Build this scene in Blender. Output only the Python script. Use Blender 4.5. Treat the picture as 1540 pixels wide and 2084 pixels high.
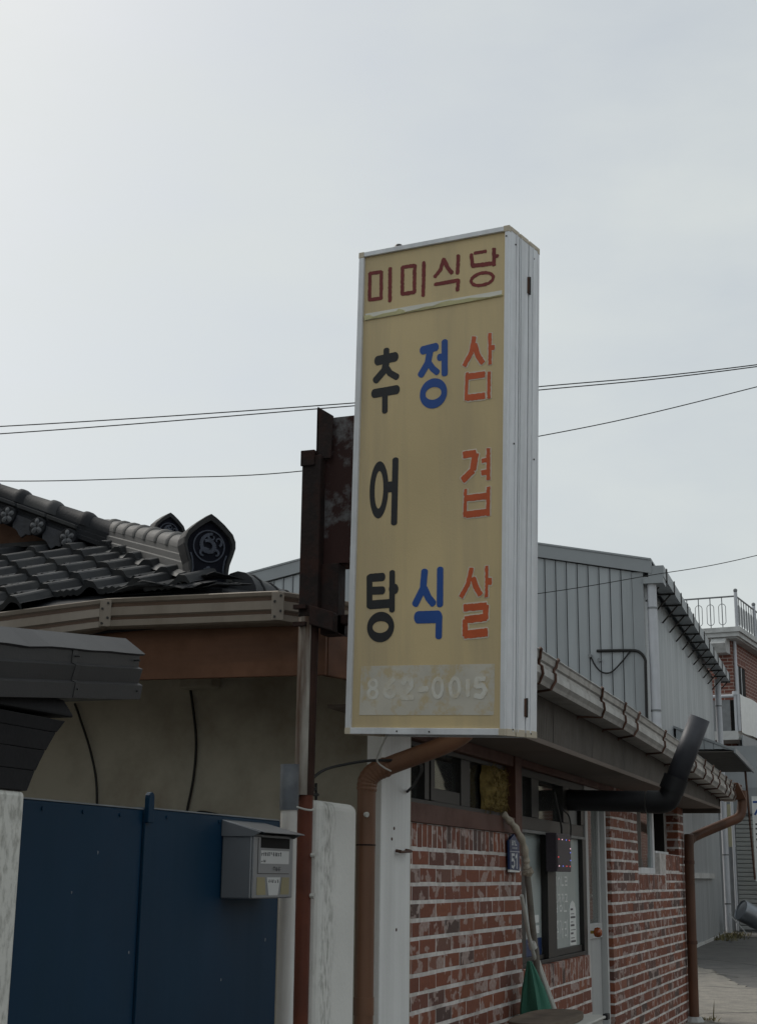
import bpy, bmesh, math, random
from mathutils import Vector, Matrix, noise as mnoise
random.seed(7)
for o in list(bpy.data.objects): bpy.data.objects.remove(o)
SC = bpy.context.scene
COL = SC.collection
R = math.radians

# ------------------------------------------------------------ camera
# world: +X along the street front (away to the right), +Y into the plots, Z up; brick front at Y = 0
cam = bpy.data.cameras.new('camera'); camo = bpy.data.objects.new('camera', cam); COL.objects.link(camo)
AL, PI_, RO = R(20.19), R(14.27), R(0.70)
fw = Vector((math.cos(AL)*math.cos(PI_), math.sin(AL)*math.cos(PI_), math.sin(PI_)))
rt = Vector((math.sin(AL), -math.cos(AL), 0)); up = rt.cross(fw)
r2 = rt*math.cos(RO)+up*math.sin(RO); u2 = up*math.cos(RO)-rt*math.sin(RO)
camo.matrix_world = Matrix(((r2.x, u2.x, -fw.x, 0), (r2.y, u2.y, -fw.y, -1.9), (r2.z, u2.z, -fw.z, 1.5), (0, 0, 0, 1)))
cam.sensor_fit = 'VERTICAL'; cam.sensor_height = 36; cam.lens = 36*2900/2084
cam.clip_start = .05; cam.clip_end = 3000
SC.camera = camo

# ------------------------------------------------------------ sky and sun
SUN_AZ, SUN_EL = R(72), R(46)         # azimuth from +X towards +Y: veiled sun high on the left, just out of frame
wd = bpy.data.worlds.new('World'); SC.world = wd; wd.use_nodes = True
nt = wd.node_tree; nt.nodes.clear()
def wn(t, **k):
    n = nt.nodes.new(t)
    for a, b in k.items(): setattr(n, a, b)
    return n
out = wn('ShaderNodeOutputWorld'); bg = wn('ShaderNodeBackground'); bg.inputs['Strength'].default_value = .1
sky = wn('ShaderNodeTexSky', sky_type='NISHITA', sun_disc=False, sun_elevation=SUN_EL, sun_rotation=R(90)-SUN_AZ)
sky.air_density = 1.0; sky.dust_density = 4.5; sky.ozone_density = 1.0
tc = wn('ShaderNodeTexCoord'); mp = wn('ShaderNodeMapping'); mp.inputs['Scale'].default_value = (1, 1, 2.6)
nz = wn('ShaderNodeTexNoise'); nz.inputs['Scale'].default_value = 3.2; nz.inputs['Detail'].default_value = 7; nz.inputs['Roughness'].default_value = .55
rp = wn('ShaderNodeMapRange'); rp.inputs['From Min'].default_value = .3; rp.inputs['From Max'].default_value = .7
rp.inputs['To Min'].default_value = .58; rp.inputs['To Max'].default_value = .86
haze = wn('ShaderNodeRGB'); haze.outputs[0].default_value = (5.75, 6.05, 5.85, 1)
mx = wn('ShaderNodeMix', data_type='RGBA')
nt.links.new(tc.outputs['Generated'], mp.inputs['Vector']); nt.links.new(mp.outputs[0], nz.inputs['Vector'])
nt.links.new(nz.outputs['Fac'], rp.inputs['Value']); nt.links.new(rp.outputs[0], mx.inputs['Factor'])
nt.links.new(sky.outputs[0], mx.inputs['A']); nt.links.new(haze.outputs[0], mx.inputs['B'])
nt.links.new(mx.outputs['Result'], bg.inputs['Color']); nt.links.new(bg.outputs[0], out.inputs['Surface'])
sl = bpy.data.lights.new('sun', 'SUN'); sl.energy = 1.2; sl.angle = R(22); sl.color = (1, .96, .9)
so = bpy.data.objects.new('sun', sl); COL.objects.link(so)
sd = Vector((math.cos(SUN_EL)*math.cos(SUN_AZ), math.cos(SUN_EL)*math.sin(SUN_AZ), math.sin(SUN_EL)))
so.location = sd*60; so.rotation_euler = (-sd).to_track_quat('-Z', 'Y').to_euler()
vs = SC.view_settings; vs.view_transform = 'Standard'; vs.look = 'None'; vs.exposure = .32; vs.gamma = 1
vs.use_curve_mapping = False

# ------------------------------------------------------------ materials
MATS = {}
def M(name, col, rough=.6, metal=0., spec=.4, var=.12, vscale=6., bump=0., bscale=60., dirt=None, dscale=3., damt=.5,
      streak=False, stretch=(1, 1, 1), rnd=0., dlo=.45, dhi=.7, band=None, dst=None):
    """principled paint/metal/stone with colour drift, stains and fine relief"""
    m = bpy.data.materials.new(name); m.use_nodes = True; t = m.node_tree; N = t.nodes; L = t.links
    p = N['Principled BSDF']; p.inputs['Roughness'].default_value = rough; p.inputs['Metallic'].default_value = metal
    p.inputs['Specular IOR Level'].default_value = spec
    tc = N.new('ShaderNodeTexCoord'); src = tc.outputs['Object']
    oi = N.new('ShaderNodeObjectInfo')
    add = N.new('ShaderNodeVectorMath'); add.operation = 'MULTIPLY_ADD'
    cmb = N.new('ShaderNodeCombineXYZ'); 
    for i in range(3): L.new(oi.outputs['Random'], cmb.inputs[i])
    add.inputs[1].default_value = (37., 23., 51.)
    L.new(cmb.outputs[0], add.inputs[0]); L.new(src, add.inputs[2]); src = add.outputs[0]
    mp = N.new('ShaderNodeMapping'); mp.inputs['Scale'].default_value = stretch; L.new(src, mp.inputs['Vector'])
    n1 = N.new('ShaderNodeTexNoise'); n1.inputs['Scale'].default_value = vscale; n1.inputs['Detail'].default_value = 6
    L.new(mp.outputs[0], n1.inputs['Vector'])
    hs = N.new('ShaderNodeHueSaturation'); hs.inputs['Color'].default_value = (*col, 1)
    mr = N.new('ShaderNodeMapRange'); mr.inputs['From Min'].default_value = .25; mr.inputs['From Max'].default_value = .75
    mr.inputs['To Min'].default_value = 1-var; mr.inputs['To Max'].default_value = 1+var
    L.new(n1.outputs['Fac'], mr.inputs['Value'])
    if rnd:
        mr2 = N.new('ShaderNodeMapRange'); mr2.inputs['To Min'].default_value = 1-rnd; mr2.inputs['To Max'].default_value = 1+rnd
        L.new(oi.outputs['Random'], mr2.inputs['Value'])
        mu = N.new('ShaderNodeMath'); mu.operation = 'MULTIPLY'; L.new(mr.outputs[0], mu.inputs[0]); L.new(mr2.outputs[0], mu.inputs[1])
        L.new(mu.outputs[0], hs.inputs['Value'])
    else: L.new(mr.outputs[0], hs.inputs['Value'])
    c = hs.outputs['Color']
    if dirt:
        mp2 = N.new('ShaderNodeMapping'); mp2.inputs['Scale'].default_value = dst or ((1, 1, .07) if streak else (1, 1, 1))
        L.new(src, mp2.inputs['Vector'])
        n2 = N.new('ShaderNodeTexNoise'); n2.inputs['Scale'].default_value = dscale; n2.inputs['Detail'].default_value = 9; n2.inputs['Roughness'].default_value = .65
        L.new(mp2.outputs[0], n2.inputs['Vector'])
        d = N.new('ShaderNodeMapRange'); d.inputs['From Min'].default_value = dlo; d.inputs['From Max'].default_value = dhi
        d.inputs['To Max'].default_value = damt; L.new(n2.outputs['Fac'], d.inputs['Value'])
        if band:      # stain confined to a strip of the face (object x)
            sx = N.new('ShaderNodeSeparateXYZ'); L.new(tc.outputs['Object'], sx.inputs[0])
            bn_ = N.new('ShaderNodeMath'); bn_.operation = 'COMPARE'; bn_.inputs[1].default_value = band[0]; bn_.inputs[2].default_value = band[1]
            nb = N.new('ShaderNodeTexNoise'); nb.inputs['Scale'].default_value = 5; L.new(tc.outputs['Object'], nb.inputs['Vector'])
            ma = N.new('ShaderNodeMath'); ma.operation = 'MULTIPLY_ADD'; ma.inputs[1].default_value = .12; L.new(nb.outputs['Fac'], ma.inputs[0]); L.new(sx.outputs[0], ma.inputs[2])
            df = N.new('ShaderNodeMath'); df.operation = 'SUBTRACT'; df.inputs[1].default_value = band[0]+.06; L.new(ma.outputs[0], df.inputs[0])
            ab = N.new('ShaderNodeMath'); ab.operation = 'ABSOLUTE'; L.new(df.outputs[0], ab.inputs[0])
            sm = N.new('ShaderNodeMapRange'); sm.inputs['From Min'].default_value = band[1]; sm.inputs['From Max'].default_value = band[1]*.3; L.new(ab.outputs[0], sm.inputs['Value'])
            mm = N.new('ShaderNodeMath'); mm.operation = 'MULTIPLY'; L.new(d.outputs[0], mm.inputs[0]); L.new(sm.outputs[0], mm.inputs[1]); d = mm; N.remove(bn_)
        mx = N.new('ShaderNodeMix'); mx.data_type = 'RGBA'; L.new(d.outputs[0], mx.inputs['Factor']); L.new(c, mx.inputs['A'])
        mx.inputs['B'].default_value = (*dirt, 1); c = mx.outputs['Result']
        rr = N.new('ShaderNodeMapRange'); rr.inputs['To Min'].default_value = rough; rr.inputs['To Max'].default_value = min(1, rough+.25)
        L.new(d.outputs[0], rr.inputs['Value']); L.new(rr.outputs[0], p.inputs['Roughness'])
    L.new(c, p.inputs['Base Color'])
    if bump:
        n3 = N.new('ShaderNodeTexNoise'); n3.inputs['Scale'].default_value = bscale; n3.inputs['Detail'].default_value = 5
        L.new(mp.outputs[0], n3.inputs['Vector'])
        b = N.new('ShaderNodeBump'); b.inputs['Strength'].default_value = bump; b.inputs['Distance'].default_value = .01
        L.new(n3.outputs['Fac'], b.inputs['Height']); L.new(b.outputs[0], p.inputs['Normal'])
    MATS[name] = m
    return m
def emis(name, col, s):
    m = bpy.data.materials.new(name); m.use_nodes = True; p = m.node_tree.nodes['Principled BSDF']
    p.inputs['Base Color'].default_value = (*col, 1); p.inputs['Emission Color'].default_value = (*col, 1)
    p.inputs['Emission Strength'].default_value = s; MATS[name] = m
def glass(name, tint, clear):
    """window pane: part see-through, part mirror, a little dusty"""
    m = bpy.data.materials.new(name); m.use_nodes = True; t = m.node_tree; N = t.nodes; L = t.links
    for n in list(N):
        if n.type != 'OUTPUT_MATERIAL': N.remove(n)
    o = [n for n in N if n.type == 'OUTPUT_MATERIAL'][0]
    tr = N.new('ShaderNodeBsdfTransparent'); tr.inputs[0].default_value = (*tint, 1)
    gl = N.new('ShaderNodeBsdfGlossy'); gl.inputs['Roughness'].default_value = .03; gl.inputs[0].default_value = (.9, .95, .95, 1)
    df = N.new('ShaderNodeBsdfDiffuse'); df.inputs[0].default_value = (.3, .3, .28, 1)
    fr = N.new('ShaderNodeFresnel'); fr.inputs[0].default_value = 1.5
    a = N.new('ShaderNodeMixShader'); b = N.new('ShaderNodeMixShader'); b.inputs[0].default_value = 1-clear
    L.new(tr.outputs[0], b.inputs[1]); L.new(df.outputs[0], b.inputs[2])
    L.new(fr.outputs[0], a.inputs[0]); L.new(b.outputs[0], a.inputs[1]); L.new(gl.outputs[0], a.inputs[2])
    L.new(a.outputs[0], o.inputs[0]); MATS[name] = m

M('alu', (.72, .74, .77), .42, .1, var=.06, vscale=14, dirt=(.25, .25, .25), dscale=9, damt=.35, streak=True)
M('cap_beige', (.52, .46, .36), .6, var=.1)
M('sign_face', (.6, .475, .265), .55, var=.1, vscale=2.2, bump=.06, bscale=140, dirt=(.42, .345, .23), dscale=5, damt=.7, streak=True)
M('faded_patch', (.56, .53, .46), .6, var=.1, vscale=9, dirt=(.52, .42, .25), dscale=20, damt=.8, dlo=.5, dhi=.62)
M('ghost_digit', (.66, .65, .6), .6, var=.06, dirt=(.53, .46, .33), dscale=24, damt=.85)
M('torn_white', (.68, .67, .62), .7, var=.08)
M('torn_cream', (.66, .62, .36), .7, var=.1)
M('ink_red', (.17, .02, .018), .5, var=.2, vscale=30)
M('ink_black', (.018, .02, .024), .5, var=.2)
M('ink_blue', (.018, .075, .29), .45, var=.12)
M('ink_orange', (.52, .1, .032), .5, var=.12, vscale=20)
M('peel_white', (.62, .56, .46), .7, var=.1)
M('rust_dark', (.018, .011, .010), .8, .2, var=.4, vscale=18, bump=.3, bscale=70, dirt=(.05, .018, .012), dscale=9, damt=.7)
M('rust_panel', (.032, .011, .009), .8, .1, var=.4, vscale=8, bump=.3, bscale=40, dirt=(.16, .165, .17), dscale=8, damt=.75, streak=False, dlo=.5, dhi=.6, stretch=(1, 1, .3))
M('rust_brown', (.04, .016, .01), .75, .1, var=.35, vscale=12, bump=.2, bscale=60, dirt=(.02, .012, .01), dscale=8, damt=.7, streak=True)
M('rust_red', (.105, .025, .011), .6, .0, var=.3, vscale=10, bump=.12, bscale=60, dirt=(.045, .018, .012), dscale=6, damt=.7, streak=True)
M('old_white_pipe', (.3, .28, .25), .6, .0, var=.25, vscale=8, dirt=(.075, .04, .024), dscale=14, damt=.95, streak=True, dlo=.4, dhi=.58)
M('white_post', (.66, .67, .66), .5, var=.1, dirt=(.2, .13, .08), dscale=6, damt=.5, streak=True)
M('grey_pipe', (.09, .1, .115), .55, var=.35, vscale=12, dirt=(.22, .23, .24), dscale=9, damt=.5)
M('gate_blue', (.002, .026, .06), .5, spec=.18, var=.14, vscale=2.5, bump=.05, bscale=5, dirt=(.012, .036, .062), dscale=5, damt=.5, streak=True)
M('gate_edge', (.2, .22, .24), .5, var=.3)
M('plaster_white', (.76, .77, .765), .8, var=.06, vscale=3, bump=.12, bscale=90, dirt=(.3, .3, .28), dscale=4, damt=.3, streak=True)
M('plaster_mossy', (.72, .72, .69), .85, var=.08, vscale=4, bump=.15, bscale=70, dirt=(.2, .2, .175), dscale=60, damt=.65, dst=(1, 1, .3), dlo=.45, dhi=.62, band=(-.10, .075))
M('plaster_stained', (.68, .68, .64), .85, var=.1, vscale=5, bump=.2, bscale=60, dirt=(.2, .2, .175), dscale=55, damt=.6, dst=(1, 1, .4), dlo=.48, dhi=.64)
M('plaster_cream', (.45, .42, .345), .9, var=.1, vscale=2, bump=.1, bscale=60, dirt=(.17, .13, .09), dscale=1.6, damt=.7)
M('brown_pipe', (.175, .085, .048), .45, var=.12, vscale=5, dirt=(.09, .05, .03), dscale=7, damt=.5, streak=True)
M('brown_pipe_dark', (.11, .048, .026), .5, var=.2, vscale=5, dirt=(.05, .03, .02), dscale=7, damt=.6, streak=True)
M('brown_wood', (.105, .04, .026), .6, var=.2, vscale=6, bump=.1, bscale=30, dirt=(.05, .025, .018), dscale=5, damt=.6, stretch=(.25, 1, 1))
M('timber', (.12, .052, .026), .6, var=.35, vscale=14, bump=.08, bscale=40, dirt=(.09, .04, .02), dscale=9, damt=.6, stretch=(1, .1, 1))
M('dark_frame', (.018, .016, .015), .45, var=.2)
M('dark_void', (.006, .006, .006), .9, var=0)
M('grey_frame', (.2, .205, .205), .5, .1, var=.1, dirt=(.1, .09, .08), dscale=8, damt=.4, streak=True)
M('film', (.42, .47, .46), .32, var=.1, vscale=4, dirt=(.2, .23, .23), dscale=3, damt=.4, streak=True)
M('film_letter', (.78, .8, .79), .5, var=.06)
M('blind', (.75, .78, .78), .55, var=.06)
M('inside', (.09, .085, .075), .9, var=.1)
M('roof_metal', (.032, .034, .038), .62, .0, spec=.22, rnd=.22, var=.2, vscale=7, bump=.06, bscale=120, dirt=(.08, .08, .077), dscale=6, damt=.45)
M('roof_ridge', (.062, .064, .066), .6, .0, spec=.25, var=.15, vscale=5, bump=.05, bscale=120, dirt=(.11, .11, .105), dscale=6, damt=.4)
M('roof_dark', (.012, .0135, .017), .65, .0, spec=.2, var=.25, vscale=9, bump=.1, bscale=60)
M('petal_grey', (.085, .09, .1), .6, var=.25, vscale=40)
M('drip_slate', (.03, .033, .042), .6, var=.3, vscale=20, bump=.2, bscale=60)
M('orn_face', (.004, .005, .011), .7, spec=.15, var=.3, vscale=12)
M('orn_relief', (.05, .06, .085), .6, var=.3, vscale=40)
M('gutter_pale', (.24, .205, .17), .5, .2, var=.12, vscale=5, dirt=(.14, .11, .08), dscale=6, damt=.55, streak=True)
M('gutter_brown', (.085, .05, .032), .6, var=.2, vscale=8)
M('gutter_steel', (.36, .355, .34), .42, .35, var=.2, vscale=7, dirt=(.17, .15, .13), dscale=7, damt=.5, streak=True)
M('strap_rust', (.085, .04, .026), .7, var=.3, vscale=30)
M('fascia_panel', (.1, .088, .076), .75, var=.08, vscale=4, dirt=(.07, .06, .05), dscale=5, damt=.5)
M('soffit', (.15, .12, .1), .8, var=.1, vscale=3)
M('coping', (.042, .042, .044), .5, .0, spec=.3, var=.15, vscale=6, bump=.05, bscale=160)
M('pier_dark', (.016, .016, .018), .7, spec=.2, var=.2, vscale=10, bump=.12, bscale=80)
M('mailbox', (.22, .23, .245), .38, .55, var=.06, vscale=6)
M('mailbox_label', (.5, .51, .51), .5, var=.05)
M('tile_gap', (.01, .01, .01), .9, var=0)
M('mailbox_text', (.1, .1, .105), .6, var=.05)
M('mailbox_yellow', (.24, .21, .11), .4, var=.1)
M('black_pvc', (.008, .0085, .011), .5, var=.3, vscale=10)
M('grey_pvc', (.05, .053, .064), .5, var=.2, vscale=8, dirt=(.025, .025, .03), dscale=5, damt=.5)
M('foam_yellow', (.25, .185, .06), .9, var=.35, vscale=25, bump=.5, bscale=60, dirt=(.12, .08, .02), dscale=20, damt=.7)
M('tape_hose', (.42, .38, .31), .7, var=.2, vscale=20, bump=.3, bscale=60, dirt=(.12, .09, .06), dscale=14, damt=.6)
M('stick_wood', (.16, .145, .125), .8, var=.3, vscale=20, bump=.3, bscale=60)
M('white_pole', (.5, .5, .47), .5, var=.1)
M('green_cloth', (.045, .17, .12), .8, var=.15, vscale=5, bump=.2, bscale=50)
M('old_board', (.13, .1, .075), .85, var=.35, vscale=9, bump=.5, bscale=30, stretch=(.15, 1, 1), dirt=(.05, .04, .03), dscale=7, damt=.6)
M('plastic_white', (.52, .52, .49), .5, var=.06)
M('plate_blue', (.012, .035, .12), .4, var=.05)
M('white_ink', (.7, .72, .74), .5, var=.03)
M('led_board', (.045, .035, .045), .5, var=.15, vscale=90)
M('brass', (.6, .42, .12), .25, .9, var=.1)
M('amber', (.28, .06, .012), .15, 0, spec=.8, var=.25, vscale=30)
M('door_paint', (.48, .49, .49), .5, var=.06, dirt=(.24, .23, .22), dscale=6, damt=.35, streak=True)
M('shed_wall', (.36, .385, .405), .5, .25, var=.05, vscale=1.2, dirt=(.23, .25, .26), dscale=1.4, damt=.45, streak=True, rnd=.05)
M('shed_trim', (.27, .29, .305), .5, .25, var=.06, vscale=2)
M('shed_gap', (.1, .11, .12), .7, var=.1)
M('pvc_white', (.5, .52, .56), .45, var=.08, dirt=(.3, .3, .3), dscale=4, damt=.4, streak=True)
M('cable', (.012, .012, .012), .6, var=.1)
M('concrete_white', (.5, .51, .51), .85, var=.1, vscale=4, bump=.1, dirt=(.25, .25, .24), dscale=3, damt=.5)
M('iron_grey', (.2, .21, .22), .5, .3, var=.15)
M('weed', (.13, .115, .055), .9, var=.3)
M('sheet_metal', (.25, .27, .3), .35, .7, var=.2, vscale=4)
M('shutter', (.36, .38, .38), .5, .2, var=.05)
M('ivory_panel', (.42, .4, .27), .6, var=.08)
M('mortar', (.68, .65, .63), .9, var=.2, vscale=25, bump=.25, bscale=90, dirt=(.3, .25, .22), dscale=5, damt=.75)
emis('led_red', (1, .1, .12), .5); emis('led_blue', (.2, .25, 1), .5); emis('led_white', (1, .62, .7), .7)
glass('pane', (.85, .9, .9), .9); glass('pane_door', (.6, .64, .63), .6)
def brick_mat():
    m = bpy.data.materials.new('brick'); m.use_nodes = True; t = m.node_tree; N = t.nodes; L = t.links
    p = N['Principled BSDF']; p.inputs['Roughness'].default_value = .7; p.inputs['Specular IOR Level'].default_value = .3
    oi = N.new('ShaderNodeObjectInfo'); at = N.new('ShaderNodeAttribute'); at.attribute_name = 'bvar'
    s = N.new('ShaderNodeMath'); s.operation = 'ADD'; L.new(oi.outputs['Random'], s.inputs[0]); L.new(at.outputs['Fac'], s.inputs[1])
    fr = N.new('ShaderNodeMath'); fr.operation = 'FRACT'; L.new(s.outputs[0], fr.inputs[0])
    rp = N.new('ShaderNodeValToRGB'); e = rp.color_ramp.elements; rp.color_ramp.interpolation = 'LINEAR'
    e[0].position = 0; e[0].color = (.235, .078, .045, 1); e[1].position = 1; e[1].color = (.275, .112, .072, 1)
    for q, c in ((.3, (.175, .06, .038)), (.5, (.255, .088, .047)), (.66, (.185, .07, .05)), (.8, (.11, .06, .05)), (.9, (.1, .065, .058))):
        x = e.new(q); x.color = (*c, 1)
    L.new(fr.outputs[0], rp.inputs[0])
    tc = N.new('ShaderNodeTexCoord'); cb = N.new('ShaderNodeCombineXYZ'); L.new(fr.outputs[0], cb.inputs[0]); L.new(fr.outputs[0], cb.inputs[2])
    ad = N.new('ShaderNodeVectorMath'); ad.operation = 'MULTIPLY_ADD'; ad.inputs[1].default_value = (71, 0, 133)
    L.new(cb.outputs[0], ad.inputs[0]); L.new(tc.outputs['Object'], ad.inputs[2])
    n0 = N.new('ShaderNodeTexNoise'); n0.inputs['Scale'].default_value = 45; n0.inputs['Detail'].default_value = 6; L.new(ad.outputs[0], n0.inputs['Vector'])
    hs = N.new('ShaderNodeHueSaturation'); mr = N.new('ShaderNodeMapRange'); mr.inputs['To Min'].default_value = .7; mr.inputs['To Max'].default_value = 1.3
    L.new(n0.outputs['Fac'], mr.inputs['Value']); L.new(mr.outputs[0], hs.inputs['Value']); L.new(rp.outputs[0], hs.inputs['Color'])
    # pale lime bloom: rounded patches, different on every brick
    mp = N.new('ShaderNodeMapping'); mp.inputs['Scale'].default_value = (.62, .8, .8); L.new(ad.outputs[0], mp.inputs['Vector'])
    n1 = N.new('ShaderNodeTexNoise'); n1.inputs['Scale'].default_value = 15; n1.inputs['Detail'].default_value = 3; n1.inputs['Distortion'].default_value = .15
    L.new(mp.outputs[0], n1.inputs['Vector'])
    d = N.new('ShaderNodeMapRange'); d.inputs['From Min'].default_value = .548; d.inputs['From Max'].default_value = .575; d.inputs['To Max'].default_value = .9
    L.new(n1.outputs['Fac'], d.inputs['Value'])
    n2 = N.new('ShaderNodeTexNoise'); n2.inputs['Scale'].default_value = 60; L.new(ad.outputs[0], n2.inputs['Vector'])
    mu = N.new('ShaderNodeMath'); mu.operation = 'MULTIPLY'; L.new(d.outputs[0], mu.inputs[0]); L.new(n2.outputs['Fac'], mu.inputs[1])
    mu2 = N.new('ShaderNodeMath'); mu2.operation = 'MULTIPLY'; mu2.inputs[1].default_value = 1.5; mu2.use_clamp = True; L.new(mu.outputs[0], mu2.inputs[0])
    mx = N.new('ShaderNodeMix'); mx.data_type = 'RGBA'; L.new(mu2.outputs[0], mx.inputs['Factor']); L.new(hs.outputs[0], mx.inputs['A'])
    mx.inputs['B'].default_value = (.44, .35, .32, 1)
    L.new(mx.outputs['Result'], p.inputs['Base Color'])
    b = N.new('ShaderNodeBump'); b.inputs['Strength'].default_value = .35; b.inputs['Distance'].default_value = .004
    L.new(n0.outputs['Fac'], b.inputs['Height']); L.new(b.outputs[0], p.inputs['Normal'])
    MATS['brick'] = m
brick_mat()
def brick_far():
    m = bpy.data.materials.new('brick_far'); m.use_nodes = True; t = m.node_tree; N = t.nodes; L = t.links
    p = N['Principled BSDF']; p.inputs['Roughness'].default_value = .85
    tc = N.new('ShaderNodeTexCoord'); sp = N.new('ShaderNodeSeparateXYZ'); L.new(tc.outputs['Object'], sp.inputs[0])
    s = N.new('ShaderNodeMath'); s.operation = 'ADD'; L.new(sp.outputs[0], s.inputs[0]); L.new(sp.outputs[1], s.inputs[1])
    cb = N.new('ShaderNodeCombineXYZ'); L.new(s.outputs[0], cb.inputs[0]); L.new(sp.outputs[2], cb.inputs[1])
    bt = N.new('ShaderNodeTexBrick'); bt.inputs['Scale'].default_value = 1; bt.inputs['Brick Width'].default_value = .3; bt.inputs['Row Height'].default_value = .1
    bt.inputs['Mortar Size'].default_value = .011; bt.inputs['Color1'].default_value = (.19, .065, .045, 1); bt.inputs['Color2'].default_value = (.14, .05, .037, 1)
    bt.inputs['Mortar'].default_value = (.33, .27, .24, 1); L.new(cb.outputs[0], bt.inputs['Vector']); L.new(bt.outputs[0], p.inputs['Base Color'])
    MATS['brick_far'] = m
brick_far()
def ground_mat(name, base, patch, crack, sc):
    m = bpy.data.materials.new(name); m.use_nodes = True; t = m.node_tree; N = t.nodes; L = t.links
    p = N['Principled BSDF']; p.inputs['Roughness'].default_value = .9
    tc = N.new('ShaderNodeTexCoord')
    a = N.new('ShaderNodeTexNoise'); a.inputs['Scale'].default_value = sc; a.inputs['Detail'].default_value = 8; L.new(tc.outputs['Object'], a.inputs['Vector'])
    r = N.new('ShaderNodeMapRange'); r.inputs['From Min'].default_value = .4; r.inputs['From Max'].default_value = .62; L.new(a.outputs['Fac'], r.inputs['Value'])
    mx = N.new('ShaderNodeMix'); mx.data_type = 'RGBA'; mx.inputs['A'].default_value = (*base, 1); mx.inputs['B'].default_value = (*patch, 1); L.new(r.outputs[0], mx.inputs['Factor'])
    g = N.new('ShaderNodeTexNoise'); g.inputs['Scale'].default_value = 90; g.inputs['Detail'].default_value = 4; L.new(tc.outputs['Object'], g.inputs['Vector'])
    hs = N.new('ShaderNodeHueSaturation'); q = N.new('ShaderNodeMapRange'); q.inputs['From Min'].default_value = .3; q.inputs['From Max'].default_value = .7
    q.inputs['To Min'].default_value = .65; q.inputs['To Max'].default_value = 1.35
    L.new(g.outputs['Fac'], q.inputs['Value']); L.new(q.outputs[0], hs.inputs['Value']); L.new(mx.outputs['Result'], hs.inputs['Color'])
    v = N.new('ShaderNodeTexVoronoi'); v.feature = 'DISTANCE_TO_EDGE'; v.inputs['Scale'].default_value = .55
    w = N.new('ShaderNodeTexNoise'); w.inputs['Scale'].default_value = 2.5; w.inputs['Detail'].default_value = 6; L.new(tc.outputs['Object'], w.inputs['Vector'])
    mm = N.new('ShaderNodeMix'); mm.data_type = 'VECTOR'; mm.inputs['Factor'].default_value = .25; L.new(tc.outputs['Object'], mm.inputs['A']); L.new(w.outputs['Color'], mm.inputs['B'])
    L.new(mm.outputs['Result'], v.inputs['Vector'])
    cr = N.new('ShaderNodeMapRange'); cr.inputs['From Min'].default_value = .004; cr.inputs['From Max'].default_value = .016; cr.inputs['To Min'].default_value = crack; cr.inputs['To Max'].default_value = 0
    L.new(v.outputs['Distance'], cr.inputs['Value'])
    m2 = N.new('ShaderNodeMix'); m2.data_type = 'RGBA'; L.new(cr.outputs[0], m2.inputs['Factor']); L.new(hs.outputs[0], m2.inputs['A']); m2.inputs['B'].default_value = (.02, .02, .018, 1)
    L.new(m2.outputs['Result'], p.inputs['Base Color'])
    b = N.new('ShaderNodeBump'); b.inputs['Strength'].default_value = .4; b.inputs['Distance'].default_value = .01; L.new(g.outputs['Fac'], b.inputs['Height']); L.new(b.outputs[0], p.inputs['Normal'])
    MATS[name] = m
ground_mat('asphalt', (.085, .083, .08), (.11, .106, .1), .7, 5)
ground_mat('concrete', (.22, .205, .178), (.165, .155, .138), .7, 6)

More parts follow.
